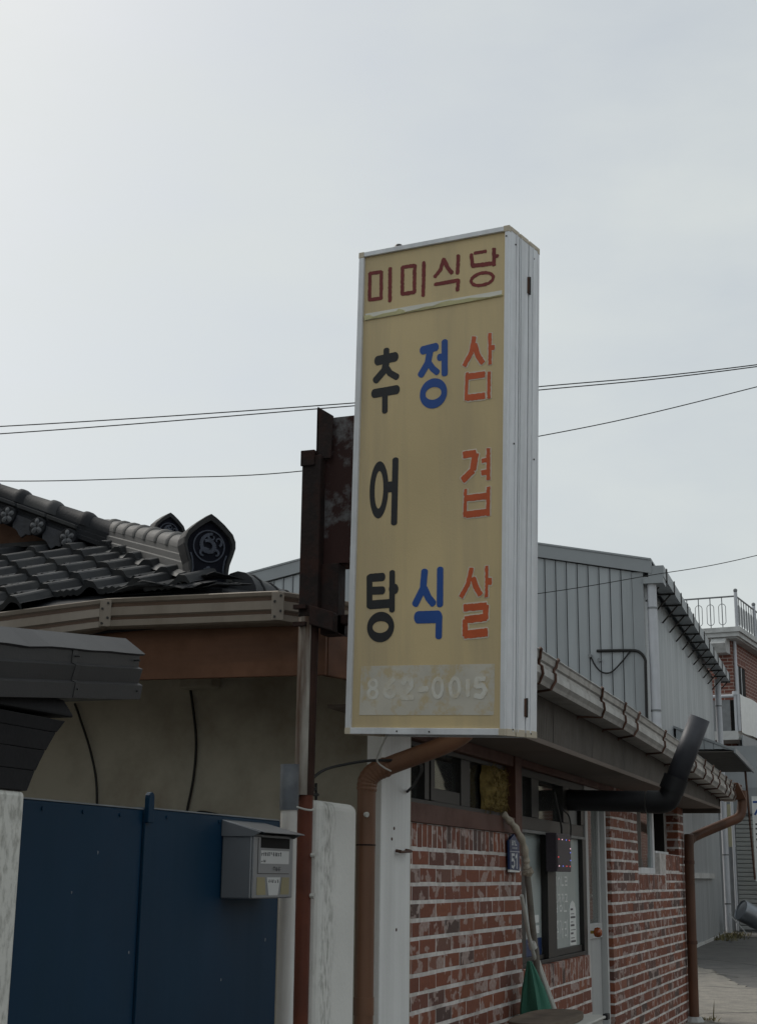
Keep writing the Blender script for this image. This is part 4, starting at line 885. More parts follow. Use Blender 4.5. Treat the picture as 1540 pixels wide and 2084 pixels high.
# upper strip window
wu = rb('window', 'dark_frame', 5.43, 7.2, .03, .09, 1.788, 1.81)
rb('window_rail', 'dark_frame', 5.43, 7.2, .03, .09, 2.024, 2.0449, wu)
for x0, x1 in ((5.43, 5.50), (5.845, 5.905), (5.93, 5.985), (6.41, 6.555), (7.15, 7.2)): rb('window_stile', 'dark_frame', x0, x1, .025+.01*(x0 > 6), .085, 1.811, 2.0235, wu)
for x0, x1, zb in ((5.50, 5.845, 1.811), (5.985, 6.41, 1.811), (6.555, 7.15, 1.811)): rb('pane', 'pane', x0, x1, .058, .062, zb, 2.0235, wu, 0)
rb('bottom_rail', 'dark_frame', 5.905, 6.41, .04, .08, 1.8105, 1.868, wu)
for k in range(15): rb('blind_slat', 'blind', 5.99, 6.42, .10+.004*(k % 2), .108, 1.80+.0148*k, 1.813+.0148*k, wu, 0)
rb('roller_blind', 'blind', 6.56, 7.15, .13, .133, 1.86, 2.03, wu, 0); rb('carton', 'inside', 6.62, 6.83, .112, .125, 1.80, 1.92, wu, .004)
# second strip window and middle rail
w2 = rb('window', 'dark_frame', 7.335, 9.05, .03, .09, 1.742, 1.81)
rb('window_rail', 'dark_frame', 7.335, 9.05, .03, .09, 2.02, 2.0615, w2)
for x0, x1 in ((7.335, 7.50), (7.70, 7.86), (8.46, 8.62), (8.95, 9.05)): rb('window_stile', 'dark_frame', x0, x1, .025, .085, 1.811, 2.0195, w2)
for x0, x1 in ((7.50, 7.70), (7.86, 8.46)): rb('pane', 'pane', x0, x1, .058, .062, 1.811, 2.0195, w2, 0)
rb('blank_panel', 'grey_frame', 8.62, 8.95, .05, .07, 1.811, 2.0195, w2)
rb('blind', 'blind', 7.87, 8.45, .14, .143, 1.95, 2.03, w2, 0); rb('shelf', 'inside', 7.6, 8.6, .12, .3, 1.84, 1.86, w2)
# lower sliding window with frosted film
w3 = rb('window', 'dark_frame', 7.40, 9.05, .02, .10, 1.041, 1.062)
rb('window_rail', 'grey_frame', 7.335, 9.05, .022, .10, 1.725, 1.7415, w3)
for x0, x1 in ((7.368, 7.52), (8.02, 8.225), (8.95, 9.05)): rb('window_stile', 'dark_frame', x0, x1, .02, .085, 1.063, 1.7245, w3)
rb('bottom_rail', 'dark_frame', 8.226, 8.949, .035, .08, 1.0625, 1.10, w3); rb('bottom_rail', 'dark_frame', 7.521, 8.019, .045, .085, 1.0625, 1.085, w3)
rb('frosted_pane', 'film', 7.521, 8.019, .060, .066, 1.0855, 1.7245, w3, 0); fp = rb('frosted_pane', 'film', 8.226, 8.949, .048, .054, 1.1005, 1.7245, w3, 0)
rb('lower_film', 'plate_blue', 7.53, 8.01, .0585, .0598, 1.0856, 1.175, w3, 0)
def seg(m, pts, hw, y, x0, z0, sx, sz):
    for i, (a, b) in enumerate(zip(pts[:-1], pts[1:])):
        A = Vector((x0+a[0]*sx, z0+a[1]*sz)); B = Vector((x0+b[0]*sx, z0+b[1]*sz)); d = (B-A).normalized(); n = Vector((-d.y, d.x))*hw; d = d*hw
        q = [A-d+n, A-d-n, B+d-n, B+d+n]; yy = y-.00015*i
        m.prism([(p.x, yy, p.y) for p in q], (0, .001, 0))
G = {'bi': [[(0, 1), (0, 0), (.5, 0), (.5, 1)], [(0, .5), (.5, .5)], [(.85, 1), (.85, 0)]], 'so': [[(0, 0), (.1, .7), (.45, 1), (.8, .7), (.9, 0)]], 'n': [[(0, 1), (0, 0), (.9, 0)]], 'rl': [[(0, 1), (.9, 1), (.9, .5), (0, .5), (0, 0), (.9, 0)]],
     'go': [[(0, 1), (.8, 1), (.7, .4)], [(.35, .6), (.35, .2)], [(0, .15), (.9, .15)]], 'ja': [[(0, 1), (.55, 1), (.3, .6), (0, .2)], [(.3, .6), (.55, .2)], [(.85, 1), (.85, 0)], [(.6, .6), (.85, .6)]], 'b': [[(0, 1), (0, 0), (.8, 0), (.8, 1)], [(0, .5), (.8, .5)]], 'o': [[(.2, .9), (.7, .9), (.9, .5), (.7, .1), (.2, .1), (0, .5), (.2, .9)]],
     'ju': [[(0, 1), (.8, 1), (.4, .75), (0, .5)], [(.4, .75), (.8, .5)], [(0, .38), (.85, .38)], [(.42, .38), (.42, .1)], [(.3, 0), (.55, 0)]], 'ge': [[(0, 1), (.3, 1), (.1, .3)], [(.5, 1), (.5, 0)], [(.85, 1), (.85, 0)], [(.5, .5), (.85, .5)]], 'ri': [[(0, .9), (.6, .9), (.6, .5), (0, .5), (0, .1), (.6, .1)], [(.9, 1), (.9, 0)]]}
for row, z, h, y0 in (('bi so n rl', 1.452, .045, 8.29), ('go ja ja go', 1.352, .046, 8.29), ('b o n', 1.304, .036, 8.29), ('ju ge ri', 1.158, .092, 8.30)):
    ks = row.split(); w = .36/len(ks) if len(ks) == 4 else .115
    for i, kx in enumerate(ks):
        m = MB()
        for si, st in enumerate(G[kx]): seg(m, st, .0045, .0465-.0004*si, y0+i*w, z, w*.68, h)
        build(m, 'film_letter', 'film_letter', fp)
m = MB(); st = [(8.66, 1.105), (8.83, 1.105), (8.83, 1.31), (8.80, 1.345), (8.745, 1.362), (8.69, 1.345), (8.66, 1.31)]
m.prism([(a, .044, b) for a, b in st], (0, .003, 0)); sk = build(m, 'menu_sticker', 'film_letter', fp)
m = MB()
for k in range(9): m.box(8.685, 8.805-.03*(k % 3), .0425, .0445, 1.122+.023*k, 1.122+.023*k+(.004 if k % 2 else .011))
o = build(m, 'print', 'mailbox_text', sk); o['kind'] = 'stuff'
for z in (1.20, 1.255): rb('sticker', 'film_letter', 7.86, 7.95, .057, .0592, z, z+.04, w3, 0)
# door
dr = thing('shop_door', (9.4, .06, .2), 'grey aluminium glazed door with an amber knob between window and brick wall', 'door')
def db(name, mat, x0, x1, y0, y1, z0, z1, par=dr, bevel=.003): 
    m = MB(); m.box(x0, x1, y0, y1, z0, z1); return build(m, name, mat, par, bevel=bevel)
db('jamb', 'door_paint', 9.052, 9.125, .02, .12, .2, 2.06); db('jamb', 'door_paint', 9.655, 9.70, .02, .12, .2, 2.06); db('jamb', 'door_paint', 9.702, 9.745, .035, .11, .2, 2.06)
db('door_head', 'door_paint', 9.1255, 9.6545, .025, .11, 2.02, 2.0605)
lf = db('mid_rail', 'door_paint', 9.128, 9.652, .05, .09, 1.118, 1.212)
db('stile', 'door_paint', 9.128, 9.165, .052, .088, 1.2125, 2.018); db('stile', 'door_paint', 9.60, 9.652, .052, .088, 1.2125, 2.018)
db('pane', 'pane_door', 9.1655, 9.5995, .066, .071, 1.2125, 2.018, bevel=0)
m = MB(); xs_ = []
n = 22
pr_ = []
for i in range(n):
    x = 9.13+i*.52/n; pr_ += [(x, .062), (x+.018, .062), (x+.0195, .067), (x+.0225, .067)]
pr_.append((9.65, .062))
for a, b in zip(pr_[:-1], pr_[1:]): m.face([(a[0], a[1], .2), (b[0], b[1], .2), (b[0], b[1], 1.1175), (a[0], a[1], 1.1175)])
build(m, 'lower_panel', 'door_paint', dr, fix=False)
m = MB(); m.tube([(9.20, .05, 1.165), (9.20, .046, 1.165), (9.20, .044, 1.165), (9.20, .012, 1.165)], [.026, .026, .010, .010], 14); build(m, 'knob_stem', 'brass', dr, smooth=True)
m = MB(); m.tube([(9.20, .014, 1.165), (9.20, .008, 1.165), (9.20, -.008, 1.165), (9.20, -.026, 1.165), (9.20, -.036, 1.165), (9.20, -.038, 1.165)], [.014, .026, .031, .028, .018, .004], 16); build(m, 'knob', 'amber', dr, smooth=True)
# small windows in the far brick wall
w4 = rb('window', 'alu', 10.80, 11.70, .03, .09, 1.531, 1.575)
rb('stile', 'alu', 11.62, 11.70, .03, .09, 1.576, 2.098, w4); rb('stile', 'alu', 11.045, 11.075, .025, .085, 1.576, 2.098, w4)
rb('board', 'fascia_panel', 10.785, 11.044, .02, .05, 1.5755, 2.098, w4); rb('pane', 'pane', 11.0755, 11.6195, .05, .054, 1.576, 2.098, w4, 0)
pt = rb('poster', 'dark_frame', 11.09, 11.61, .11, .113, 1.58, 2.09, w4, 0)
for n_, mt, pts in (('print', 'inside', [(11.12, 1.62), (11.45, 1.62), (11.5, 1.86), (11.15, 1.84)]), ('print', 'film_letter', [(11.11, 1.70), (11.33, 1.68), (11.38, 1.74), (11.2, 1.79), (11.11, 1.79)]), ('print', 'brown_wood', [(11.12, 1.87), (11.25, 1.86), (11.33, 1.92), (11.33, 2.0), (11.2, 2.02), (11.12, 1.97)]), ('print', 'ink_orange', [(11.12, 1.875), (11.17, 1.87), (11.2, 1.91), (11.13, 1.925)]), ('print', 'film_letter', [(11.17, 2.02), (11.24, 2.02), (11.22, 2.05), (11.18, 2.045)])):
    m = MB(); yy = .1085-.0006*len(pt.children); m.prism([(a, yy, b) for a, b in pts], (0, .001, 0)); build(m, n_, mt, pt)
rb('sill', 'alu', 11.745, 12.4, .03, .11, 1.69, 1.71); rb('recess_back', 'dark_frame', 11.70, 12.78, .25, .26, 1.53, 2.1, bevel=0)
rb('recess_side', 'dark_frame', 12.77, 12.778, .12, .25, 1.69, 2.1, bevel=0); 
m = MB(); cur = [(11.76+.6*i/18, .14+.012*math.sin(i*1.9)) for i in range(19)]
for a, b in zip(cur[:-1], cur[1:]): m.face([(a[0], a[1], 1.712), (b[0], b[1], 1.712), (b[0], b[1], 2.098), (a[0], a[1], 2.098)])
build(m, 'screen', 'dark_frame', rest, fix=False, smooth=True)
# eave: fluted fascia panels, soffit, end
xp = 4.95; pw = .905
for k in range(9):
    x0 = xp+pw*k+.004; x1 = x0+pw-.008; m = MB(); n = 26; pts = []
    for i in range(n):
        a = x0+(x1-x0)*i/n; w = (x1-x0)/n; pts += [(a, -.322), (a+w*.7, -.322), (a+w*.78, -.318), (a+w*.92, -.318)]
    pts.append((x1, -.322))
    for a, b in zip(pts[:-1], pts[1:]): m.face([(a[0], a[1], 2.098), (b[0], b[1], 2.098), (b[0], b[1], 2.40), (a[0], a[1], 2.40)])
    build(m, 'fascia_panel', 'fascia_panel', rest, fix=False)
rb('fascia_back', 'dark_frame', 4.95, 13.1, -.314, -.29, 2.102, 2.40, bevel=0)
for k in range(4): rb('soffit_board', 'soffit', 4.95+2.04*k+.003, 4.95+2.04*(k+1)-.003, -.324, .115, 2.1005, 2.114, bevel=.001)
rb('eave_trim', 'soffit', 4.95, 13.1, -.330, -.3235, 2.092, 2.116); rb('eave_end', 'fascia_panel', 13.102, 13.12, -.33, .12, 2.06, 2.40)
m = MB(); m.hexa([(5.6, -.40, 2.445), (13.2, -.40, 2.36), (13.2, 3, 3.0), (7.5, 3, 3.0), (5.6, -.40, 2.455), (13.2, -.40, 2.375), (13.2, 3, 3.015), (7.5, 3, 3.015)]); build(m, 'roof', 'roof_metal', rest)
m = MB(); m.prism([(13.0, .12, 0), (13.0, 3, 0), (13.0, 3, 2.98), (13.0, .12, 2.44)], (.1, 0, 0)); build(m, 'end_wall', 'plaster_white', rest)
# steel eave gutter and its straps
SP = [(0, 0), (.006, -.006), (0, -.014), (-.004, -.04), (-.012, -.048), (-.012, -.066), (-.002, -.074), (.0, -.105), (-.012, -.125), (-.018, -.142), (-.12, -.142), (-.12, 0), (-.117, 0), (-.117, -.13), (-.03, -.13), (-.008, -.006)]
gg = [Vector((5.55, -.445, 2.46)), Vector((8, -.45, 2.445)), Vector((10.5, -.45, 2.405)), Vector((12.3, -.45, 2.355)), Vector((13.38, -.45, 2.315))]
m = MB(); m.sweep(SP, gg, outs_of(gg, 1)); gu2 = build(m, 'gutter', 'gutter_steel', rest)
def gat(x):
    for a, b in zip(gg[:-1], gg[1:]):
        if a.x <= x <= b.x: return a.lerp(b, (x-a.x)/(b.x-a.x))
for x in (5.98, 6.32, 7.3, 7.95, 8.4, 9.35, 10.1, 10.75, 11.25, 11.72, 12.15, 12.55, 12.9, 13.15):
    c = gat(x); m = MB(); j = random.uniform(-.012, .012); pts = [c+Vector((j*q, -a-.004, h)) for q, (a, h) in enumerate(SP[:10])]+[c+Vector((0, .12, -.146)), c+Vector((0, .13, -.16))]
    m.tube(pts, .0075, 6); build(m, 'gutter_strap', 'strap_rust', gu2, smooth=True)
gd = thing('gutter_downpipe', (13, -.2, .3), 'brown downpipe bending from the gutter end down the far brick corner', 'downpipe')
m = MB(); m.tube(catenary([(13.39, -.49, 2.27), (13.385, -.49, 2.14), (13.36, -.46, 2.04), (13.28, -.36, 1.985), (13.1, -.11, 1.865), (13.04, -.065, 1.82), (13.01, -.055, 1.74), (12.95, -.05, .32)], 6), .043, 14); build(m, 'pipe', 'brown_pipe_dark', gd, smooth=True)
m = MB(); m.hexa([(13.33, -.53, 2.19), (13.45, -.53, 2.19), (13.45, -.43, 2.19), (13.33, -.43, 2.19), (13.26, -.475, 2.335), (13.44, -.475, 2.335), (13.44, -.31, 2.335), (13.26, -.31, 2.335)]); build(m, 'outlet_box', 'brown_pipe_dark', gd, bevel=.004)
for k in range(3):
    m = MB(); m.box(13.40-.0, 13.455, -.49, -.40, 2.225+.04*k, 2.245+.04*k); build(m, 'outlet_rib', 'brown_pipe_dark', gd, bevel=.004)
for z in (1.62, .95):
    m = MB(); c = 13.01-(1.74-z)*.0423; m.tube([(c, -.053, z), (c, -.053, z+.03)], .047, 14); build(m, 'pipe_strap', 'strap_rust', gd, smooth=True)
m = MB(); m.tube([(12.955, -.05, .30), (12.955, -.05, .36)], [.1, .06], 9); build(m, 'pipe_footing', 'concrete_white', gd)
ld = thing('eave_downpipe', (4.96, -.04, 0), 'brown downpipe with a ribbed elbow between the two white pillars', 'downpipe')
m = MB(); m.tube([(4.955, -.045, 0), (4.955, -.045, 1.80)], .034, 16); build(m, 'pipe', 'brown_pipe', ld, smooth=True)
el = catenary([(4.955, -.045, 1.795), (4.957, -.05, 1.835), (4.965, -.075, 1.865), (4.982, -.115, 1.884)], 6)
m = MB(); m.tube(el, [.036+.0018*(i % 2) for i in range(len(el))], 16); build(m, 'elbow', 'brown_pipe', ld)
m = MB(); m.tube(catenary([(4.978, -.105, 1.88), (5.084, -.36, 1.995), (5.1, -.40, 2.1), (5.1, -.42, 2.34)], 6), .034, 16); build(m, 'offset_pipe', 'brown_pipe', ld, smooth=True)
m = MB(); m.tube([(4.955, -.045, 1.60), (4.955, -.045, 1.605)], .0355, 16); build(m, 'joint_ring', 'rust_dark', ld)
for z in (1.02,):
    m = MB(); m.tube([(4.955, -.045, z), (4.955, -.045, z+.06)], .0362, 16); build(m, 'sleeve', 'brown_pipe', ld, smooth=True)
m = MB(); m.tube([(4.915, -.055, 1.71), (4.91, -.066, 1.708)], [.008, .010], 8); build(m, 'clip', 'plastic_white', ld)

# ------------------------------------------------------------ things on and against the shopfront
m = MB()                                   # clump of sprayed foam stuffed into the window
nn, mm_ = 16, 12
def foam(u, v, k):
    x = 6.765+.36*u+.012*math.sin(v*9); z = 1.80+.235*v
    e = min(1, 5*min(u, 1-u, v, 1-v))
    x += .02*mnoise.noise(Vector((v*5, k, 2)))*(1-e); z += .02*mnoise.noise(Vector((u*5, k, 5)))*(1-e)
    return Vector((x, .045-(.05*e**.6+.022*mnoise.noise(Vector((u*7, v*6, 3)))*e) if k else .06, z))
g0 = [[foam(i/nn, j/mm_, 1) for j in range(mm_+1)] for i in range(nn+1)]
for i in range(nn):
    for j in range(mm_): m.face([g0[i][j], g0[i+1][j], g0[i+1][j+1], g0[i][j+1]])
fm = thing('insulation_plug', (6.95, 0, 1.8), 'matted lump of dull yellow insulation plugging the upper window', 'insulation')
build(m, 'core', 'foam_yellow', fm, smooth=True, fix=False)
m = MB()
for i in range(420):
    u, v = random.random(), random.random(); p = foam(u, v, 1); d_ = Vector((random.uniform(-1, 1), random.uniform(-.35, -.02), random.uniform(-1.2, .6))).normalized()*random.uniform(.015, .05); w_ = Vector((random.uniform(-1, 1), 0, random.uniform(-1, 1))).normalized()*.0022
    m.face([p-w_, p+w_, p+d_*.5+w_+Vector((0, -.004, 0)), p+d_, p+d_*.5-w_+Vector((0, -.004, 0))])
o = build(m, 'fibres', 'foam_yellow', fm, fix=False); o['kind'] = 'stuff'
hp = catenary([(6.96, -.01, 1.80), (6.985, -.04, 1.765), (7.035, -.062, 1.722), (7.09, -.08, 1.659), (7.125, -.085, 1.586), (7.13, -.085, 1.545), (7.125, -.086, 1.505)], 7)
hz_ = thing('wrapped_hose', (7.1, -.08, 1.5), 'pale tape-wrapped hose hanging out of the yellow foam', 'hose')
m = MB(); m.tube(hp, [.017+.003*math.sin(i*1.1)+.004*(i > 36) for i in range(len(hp))], 12); build(m, 'hose', 'tape_hose', hz_, smooth=True)
m = MB(); m.tube([(7.122, -.09, 1.535), (7.128, -.095, 1.52), (7.13, -.09, 1.50)], [.026, .03, .018], 9); build(m, 'loose_tape', 'tape_hose', hz_)

ap = thing('address_plate', (7.15, -.02, 1.53), 'navy house-number plate reading 51 at the corner of the brick wall', 'plate')
m = MB(); po = [(7.05, 1.532), (7.24, 1.526), (7.24, 1.66), (7.145, 1.705), (7.05, 1.672)]
m.prism([(a, -.022, b) for a, b in po], (0, .012, 0)); build(m, 'plate', 'plate_blue', ap, bevel=.001)
m = MB(); m.box(7.046, 7.244, -.0212, -.012, 1.519, 1.5305); build(m, 'rim', 'film_letter', ap)
m = MB(); m.box(7.052, 7.238, -.0235, -.0215, 1.618, 1.6205); build(m, 'rule', 'white_ink', ap)
m = MB(); seg(m, [(1, 1), (.1, 1), (.05, .56), (.55, .62), (.95, .42), (.95, .18), (.55, 0), (0, .08)], .0062, -.0236, 7.083, 1.542, .052, .062); build(m, 'digit', 'white_ink', ap)
m = MB(); seg(m, [(0, .8), (.5, 1), (.5, 0)], .0062, -.0236, 7.160, 1.542, .045, .062); build(m, 'digit', 'white_ink', ap)
for i in range(3):
    m = MB(); kx = ('bi', 'so', 'n')[i]
    for si, st in enumerate(G[kx]): seg(m, st, .0025, -.0235-.0004*si, 7.09+.035*i, 1.652, .024, .02)
    build(m, 'street_name', 'white_ink', ap)
scribble(7.09, 7.2, 1.632, 1.642, 8, -.0238, 'white_ink', ap, 6)

led = thing('led_sign', (8.07, -.06, 1.527), 'small black LED sign with coloured lights hanging before the window', 'LED sign')
m = MB(); m.box(7.90, 8.25, -.062, -.0, 1.527, 1.735); build(m, 'case', 'led_board', led, bevel=.004)
m = MB(); m.box(7.912, 8.238, -.0645, -.0625, 1.54, 1.722); build(m, 'screen', 'led_board', led)
def dot(x, z, c):
    m = MB(); m.tube([(x, -.064, z), (x, -.068, z)], .003, 8); build(m, 'diode', c, led)
cs_ = ['led_red', 'led_white', 'led_blue', 'led_red']
for i, x in enumerate((7.94, 8.02, 8.12, 8.20)): dot(x, 1.701, cs_[i % 4])
for i, x in enumerate((7.935, 8.03, 8.12, 8.205)): dot(x, 1.557, cs_[(i+1) % 4])
for z, x, c in ((1.655, 8.222, 'led_white'), (1.633, 8.222, 'led_blue'), (1.605, 7.922, 'led_red'), (1.59, 8.222, 'led_blue')): dot(x, z, c)
m = MB(); m.tube(catenary([(8.17, -.03, 1.735), (8.2, -.02, 1.79), (8.19, 0, 1.9), (8.18, .01, 1.97)], 6), .006, 6); build(m, 'hanger', 'dark_frame', led)
m = MB(); m.tube(catenary([(8.25, -.05, 1.66), (8.275, -.06, 1.76), (8.27, -.05, 1.84), (8.23, -.02, 1.88), (8.25, .02, 1.95)], 6), .0045, 6); build(m, 'power_cord', 'cable', led, smooth=True)

ex = thing('exhaust_pipe', (8.6, -.3, 1.87), 'fat black vent pipe elbowing up from the shop window past the gutter', 'pipe')
m = MB(); m.tube([(8.6, .07, 1.948), (8.6, -.44, 1.935)], .062, 20); build(m, 'horizontal_pipe', 'black_pvc', ex, smooth=True)
el = catenary([(8.6, -.45, 1.934), (8.6, -.535, 1.934), (8.6, -.575, 1.955), (8.6, -.605, 2.025)], 4)
m = MB(); m.tube(el, [.067]*len(el), 20); build(m, 'elbow', 'black_pvc', ex, smooth=True)
m = MB(); m.tube([(8.6, -.590, 1.995), (8.6, -.625, 2.075)], .0745, 20); build(m, 'collar', 'black_pvc', ex, smooth=True)
m = MB(); m.tube([(8.6, -.62, 2.06), (8.6, -.775, 2.42)], .062, 20, caps=False); up_ = build(m, 'upright_pipe', 'grey_pvc', ex, smooth=True)
sd_ = up_.modifiers.new('solid', 'SOLIDIFY'); sd_.thickness = .004
m = MB(); m.tube([(8.56, -.455, 1.90), (8.55, -.46, 1.898)], .006, 8); build(m, 'clip', 'plastic_white', ex)

pr2 = thing('folded_parasol', (7.2, -.1, .3), 'folded green parasol with white poles leaning against the window wall', 'parasol')
m = MB(); m.tube([(7.18, -.085, 1.20), (7.40, -.17, .80), (7.5, -.2, .55)], .013, 10); build(m, 'pole', 'white_pole', pr2, smooth=True)
m = MB(); m.tube([(6.97, -.10, 1.41), (7.10, -.10, 1.22), (7.19, -.10, 1.13), (7.45, -.19, .70)], .010, 10); build(m, 'rib', 'white_pole', pr2, smooth=True)
m = MB(); m.tube([(7.155, -.10, 1.182), (7.17, -.105, 1.155)], .02, 10); build(m, 'collar', 'white_pole', pr2, smooth=True)
m = MB(); n = 26; lv = [(1.10, .015, 7.07), (1.06, .035, 7.10), (.97, .075, 7.15), (.87, .105, 7.19), (.6, .14, 7.27)]
for z, r, cx in lv:
    for i in range(n):
        a = 2*math.pi*i/n; q = r*(1+.18*math.sin(a*5+z*3)+.08*math.sin(a*9)); m.v.append(Vector((cx+q*math.cos(a), -.11+q*.62*math.sin(a), z)))
for k in range(len(lv)-1):
    for i in range(n): m.f.append((k*n+i, k*n+(i+1) % n, (k+1)*n+(i+1) % n, (k+1)*n+i)); m.m.append(0)
m.f.append(tuple(range(n))); m.m.append(0); build(m, 'canopy', 'green_cloth', pr2, smooth=True)
m = MB(); m.tube(catenary([(7.125, -.09, 1.515), (7.14, -.095, 1.43), (7.165, -.10, 1.30), (7.2, -.105, 1.17), (7.215, -.11, 1.08), (7.26, -.11, .5)], 5), .016, 10)
tag(build(m, 'wooden_stick', 'stick_wood', smooth=True), 'long grey wooden stick leaning beside the green parasol', 'stick')
tb = thing('plastic_bin', (6.6, -.35, .0), 'white plastic bin standing before the brick wall', 'bin')
m = MB(); m.hexa([(6.2, -.44, 0), (6.9, -.44, 0), (6.9, -.2, 0), (6.2, -.2, 0), (6.15, -.485, .862), (6.98, -.485, .862), (6.98, -.19, .862), (6.15, -.19, .862)]); build(m, 'body', 'plastic_white', tb, bevel=.01)
m = MB(); m.box(6.13, 7.0, -.50, -.175, .8625, .874); build(m, 'lid', 'plastic_white', tb, bevel=.004)
m = MB(); m.box(6.955, 7.012, -.508, -.485, .855, .882); build(m, 'latch', 'black_pvc', tb, bevel=.003)
bo = []
for i in range(28):
    a = 2*math.pi*i/28; bo.append((6.5+.37*math.copysign(abs(math.cos(a))**.7, math.cos(a))+.012*mnoise.noise(Vector((math.cos(a)*3, math.sin(a)*3, 0))), -.33+.125*math.copysign(abs(math.sin(a))**.7, math.sin(a))))
m = MB(); m.prism([(a, b, .876) for a, b in bo], (0, 0, .028)); bd = build(m, 'weathered_board', 'old_board', bevel=.004)
tag(bd, 'cracked weathered plank lying on the white bin lid', 'plank')
for pts in ([(4.44, -.02, 1.775), (4.53, -.035, 1.80), (4.66, -.05, 1.855), (4.80, -.06, 1.885), (4.90, -.08, 1.888)],): 
    m = MB(); m.tube(catenary([(4.46, .02, 1.745), (4.50, 0, 1.79), (4.60, -.01, 1.84), (4.75, -.02, 1.872), (4.90, -.1, 1.90), (5.10, -.2, 1.90), (5.28, -.12, 1.84), (5.42, -.02, 1.80), (5.50, .0, 1.79)], 7), .0055, 6)
    tag(build(m, 'black_cable', 'cable', smooth=True), 'thin black cable looping from the rusty post past the brown elbow', 'cable')
m = MB(); m.tube(catenary([(4.60, -.25, 1.96), (4.66, -.2, 1.91), (4.75, -.16, 1.885), (4.85, -.15, 1.87), (4.95, -.14, 1.865)], 7), .003, 6)
tag(build(m, 'pale_wire', 'plastic_white', smooth=True), 'loose pale wire dangling under the sign onto the brown elbow', 'wire')
an = thing('wire_bracket', (4.6, 0, 1.745), 'small black iron wire bracket on top of the white pillar', 'bracket')
m = MB(); m.tube([(4.485, .0, 1.757), (4.60, .0, 1.762)], .006, 6); build(m, 'bar', 'cable', an)
m = MB(); m.tube([(4.585, .0, 1.742), (4.58, .0, 1.80)], .005, 6); build(m, 'prong', 'cable', an)
m = MB(); m.tube([(4.53, .0, 1.76), (4.582, .0, 1.785)], .004, 6); build(m, 'brace', 'cable', an)

# ------------------------------------------------------------ metal warehouse beyond
WO = Vector((21.38, 1.67, .3)); WD = Vector((.9993, .037, 0)); WP = Vector((-.037, .9993, 0))
def WL(s, t, z): return WO+WD*s+WP*t+Vector((0, 0, z-.3))
wh = thing('metal_warehouse', WO, 'large pale blue-grey sheet-metal warehouse rising behind the restaurant', 'warehouse')
def wbx(name, mat, s0, s1, t0, t1, z0, z1, par=wh, bevel=0):
    m = MB(); m.obox(WL(s0, t0, z0), WD*(s1-s0), WP*(t1-t0), Vector((0, 0, z1-z0))); return build(m, name, mat, par, bevel=bevel)
ztop = lambda t: 6.0+.205*(t if t < 3.5 else 7-t)
m = MB(); m.prism([WL(.03, .02, .3), WL(.03, 6.98, .3), WL(.03, 6.98, 6.0), WL(.03, 3.5, 6.71), WL(.03, .02, 6.0)], WD*11.5); wb = build(m, 'wall_core', 'shed_gap', wh)
t = .16
while t < 6.95:
    t1 = min(t+.168, 6.98); m = MB(); m.prism([WL(.0, t, .3), WL(.0, t1-.012, .3), WL(.0, t1-.012, ztop(t1)), WL(.0, t, ztop(t))], WD*.03); cp_ = build(m, 'cladding_panel', 'shed_wall', wh)
    m = MB(); m.prism([WL(-.012, t+.002, .3), WL(-.012, t+.022, .3), WL(-.012, t+.022, ztop(t)), WL(-.012, t+.002, ztop(t))], WD*.013); build(m, 'seam_rib', 'shed_trim', cp_); t += .168
wbx('corner_trim', 'shed_trim', -.012, .03, -.012, .155, .3, 6.02); wbx('corner_trim', 'shed_trim', .031, .16, -.012, .02, .3, 6.02)
s = .165
while s < 11.5:
    wbx('cladding_panel', 'shed_wall', s, min(s+.348, 11.55), .0, .03, .36, 5.98); s += .36
wbx('base_kerb', 'concrete_white', .0, 11.6, -.03, .03, .28, .355)
for sg in (0, 1):                           # barge boards
    a, b = ((-.15, 5.985), (3.5, 6.725)) if sg == 0 else ((3.5, 6.725), (7.15, 5.985))
    m = MB(); m.prism([WL(-.06, a[0], a[1]), WL(-.06, b[0], b[1]), WL(-.06, b[0], b[1]+.20), WL(-.06, a[0], a[1]+.20)], WD*.055); build(m, 'barge_board', 'shed_trim', wh)
    m = MB(); m.prism([WL(-.075, a[0], a[1]+.201), WL(-.075, b[0], b[1]+.201), WL(-.075, b[0], b[1]+.23), WL(-.075, a[0], a[1]+.23)], WD*12.4); build(m, 'roof_sheet', 'shed_trim', wh)
gt = wbx('gutter', 'shed_trim', -.05, 12.5, -.33, -.1, 5.92, 6.10); 
for k in range(13):
    s = -.02+1.0*k+.3
    q = wbx('strap', 'dark_frame', s, s+.06, -.345, -.331, 5.905, 6.115, gt); 
    m = MB(); m.obox(WL(s, -.345, 5.895), WD*.05, WP*.36, Vector((0, 0, .02))); build(m, 'bracket_arm', 'dark_frame', gt)
    m = MB(); m.tube([WL(s+.02, -.27, 5.9), WL(s+.02, -.01, 5.62)], .014, 6); build(m, 'bracket_strut', 'dark_frame', gt)
dp = thing('warehouse_downpipe', WL(.1, -.1, .3), 'white downpipe at the near corner of the metal warehouse', 'downpipe', 'warehouse downpipes')
m = MB(); m.tube([WL(.06, -.13, .35), WL(.06, -.13, 5.93)], .072, 14); build(m, 'pipe', 'pvc_white', dp, smooth=True)
m = MB(); m.obox(WL(-.06, -.32, 5.83), WD*.35, WP*.3, Vector((0, 0, .1))); build(m, 'hopper', 'shed_trim', dp)
for z in (5.45, 3.9, 1.5):
    m = MB(); m.tube([WL(.06, -.13, z), WL(.06, -.13, z+.03)], .078, 14); build(m, 'pipe_clip', 'iron_grey', dp)
dp = thing('warehouse_downpipe', WL(11.9, -.1, .3), 'white downpipe at the far end of the metal warehouse', 'downpipe', 'warehouse downpipes')
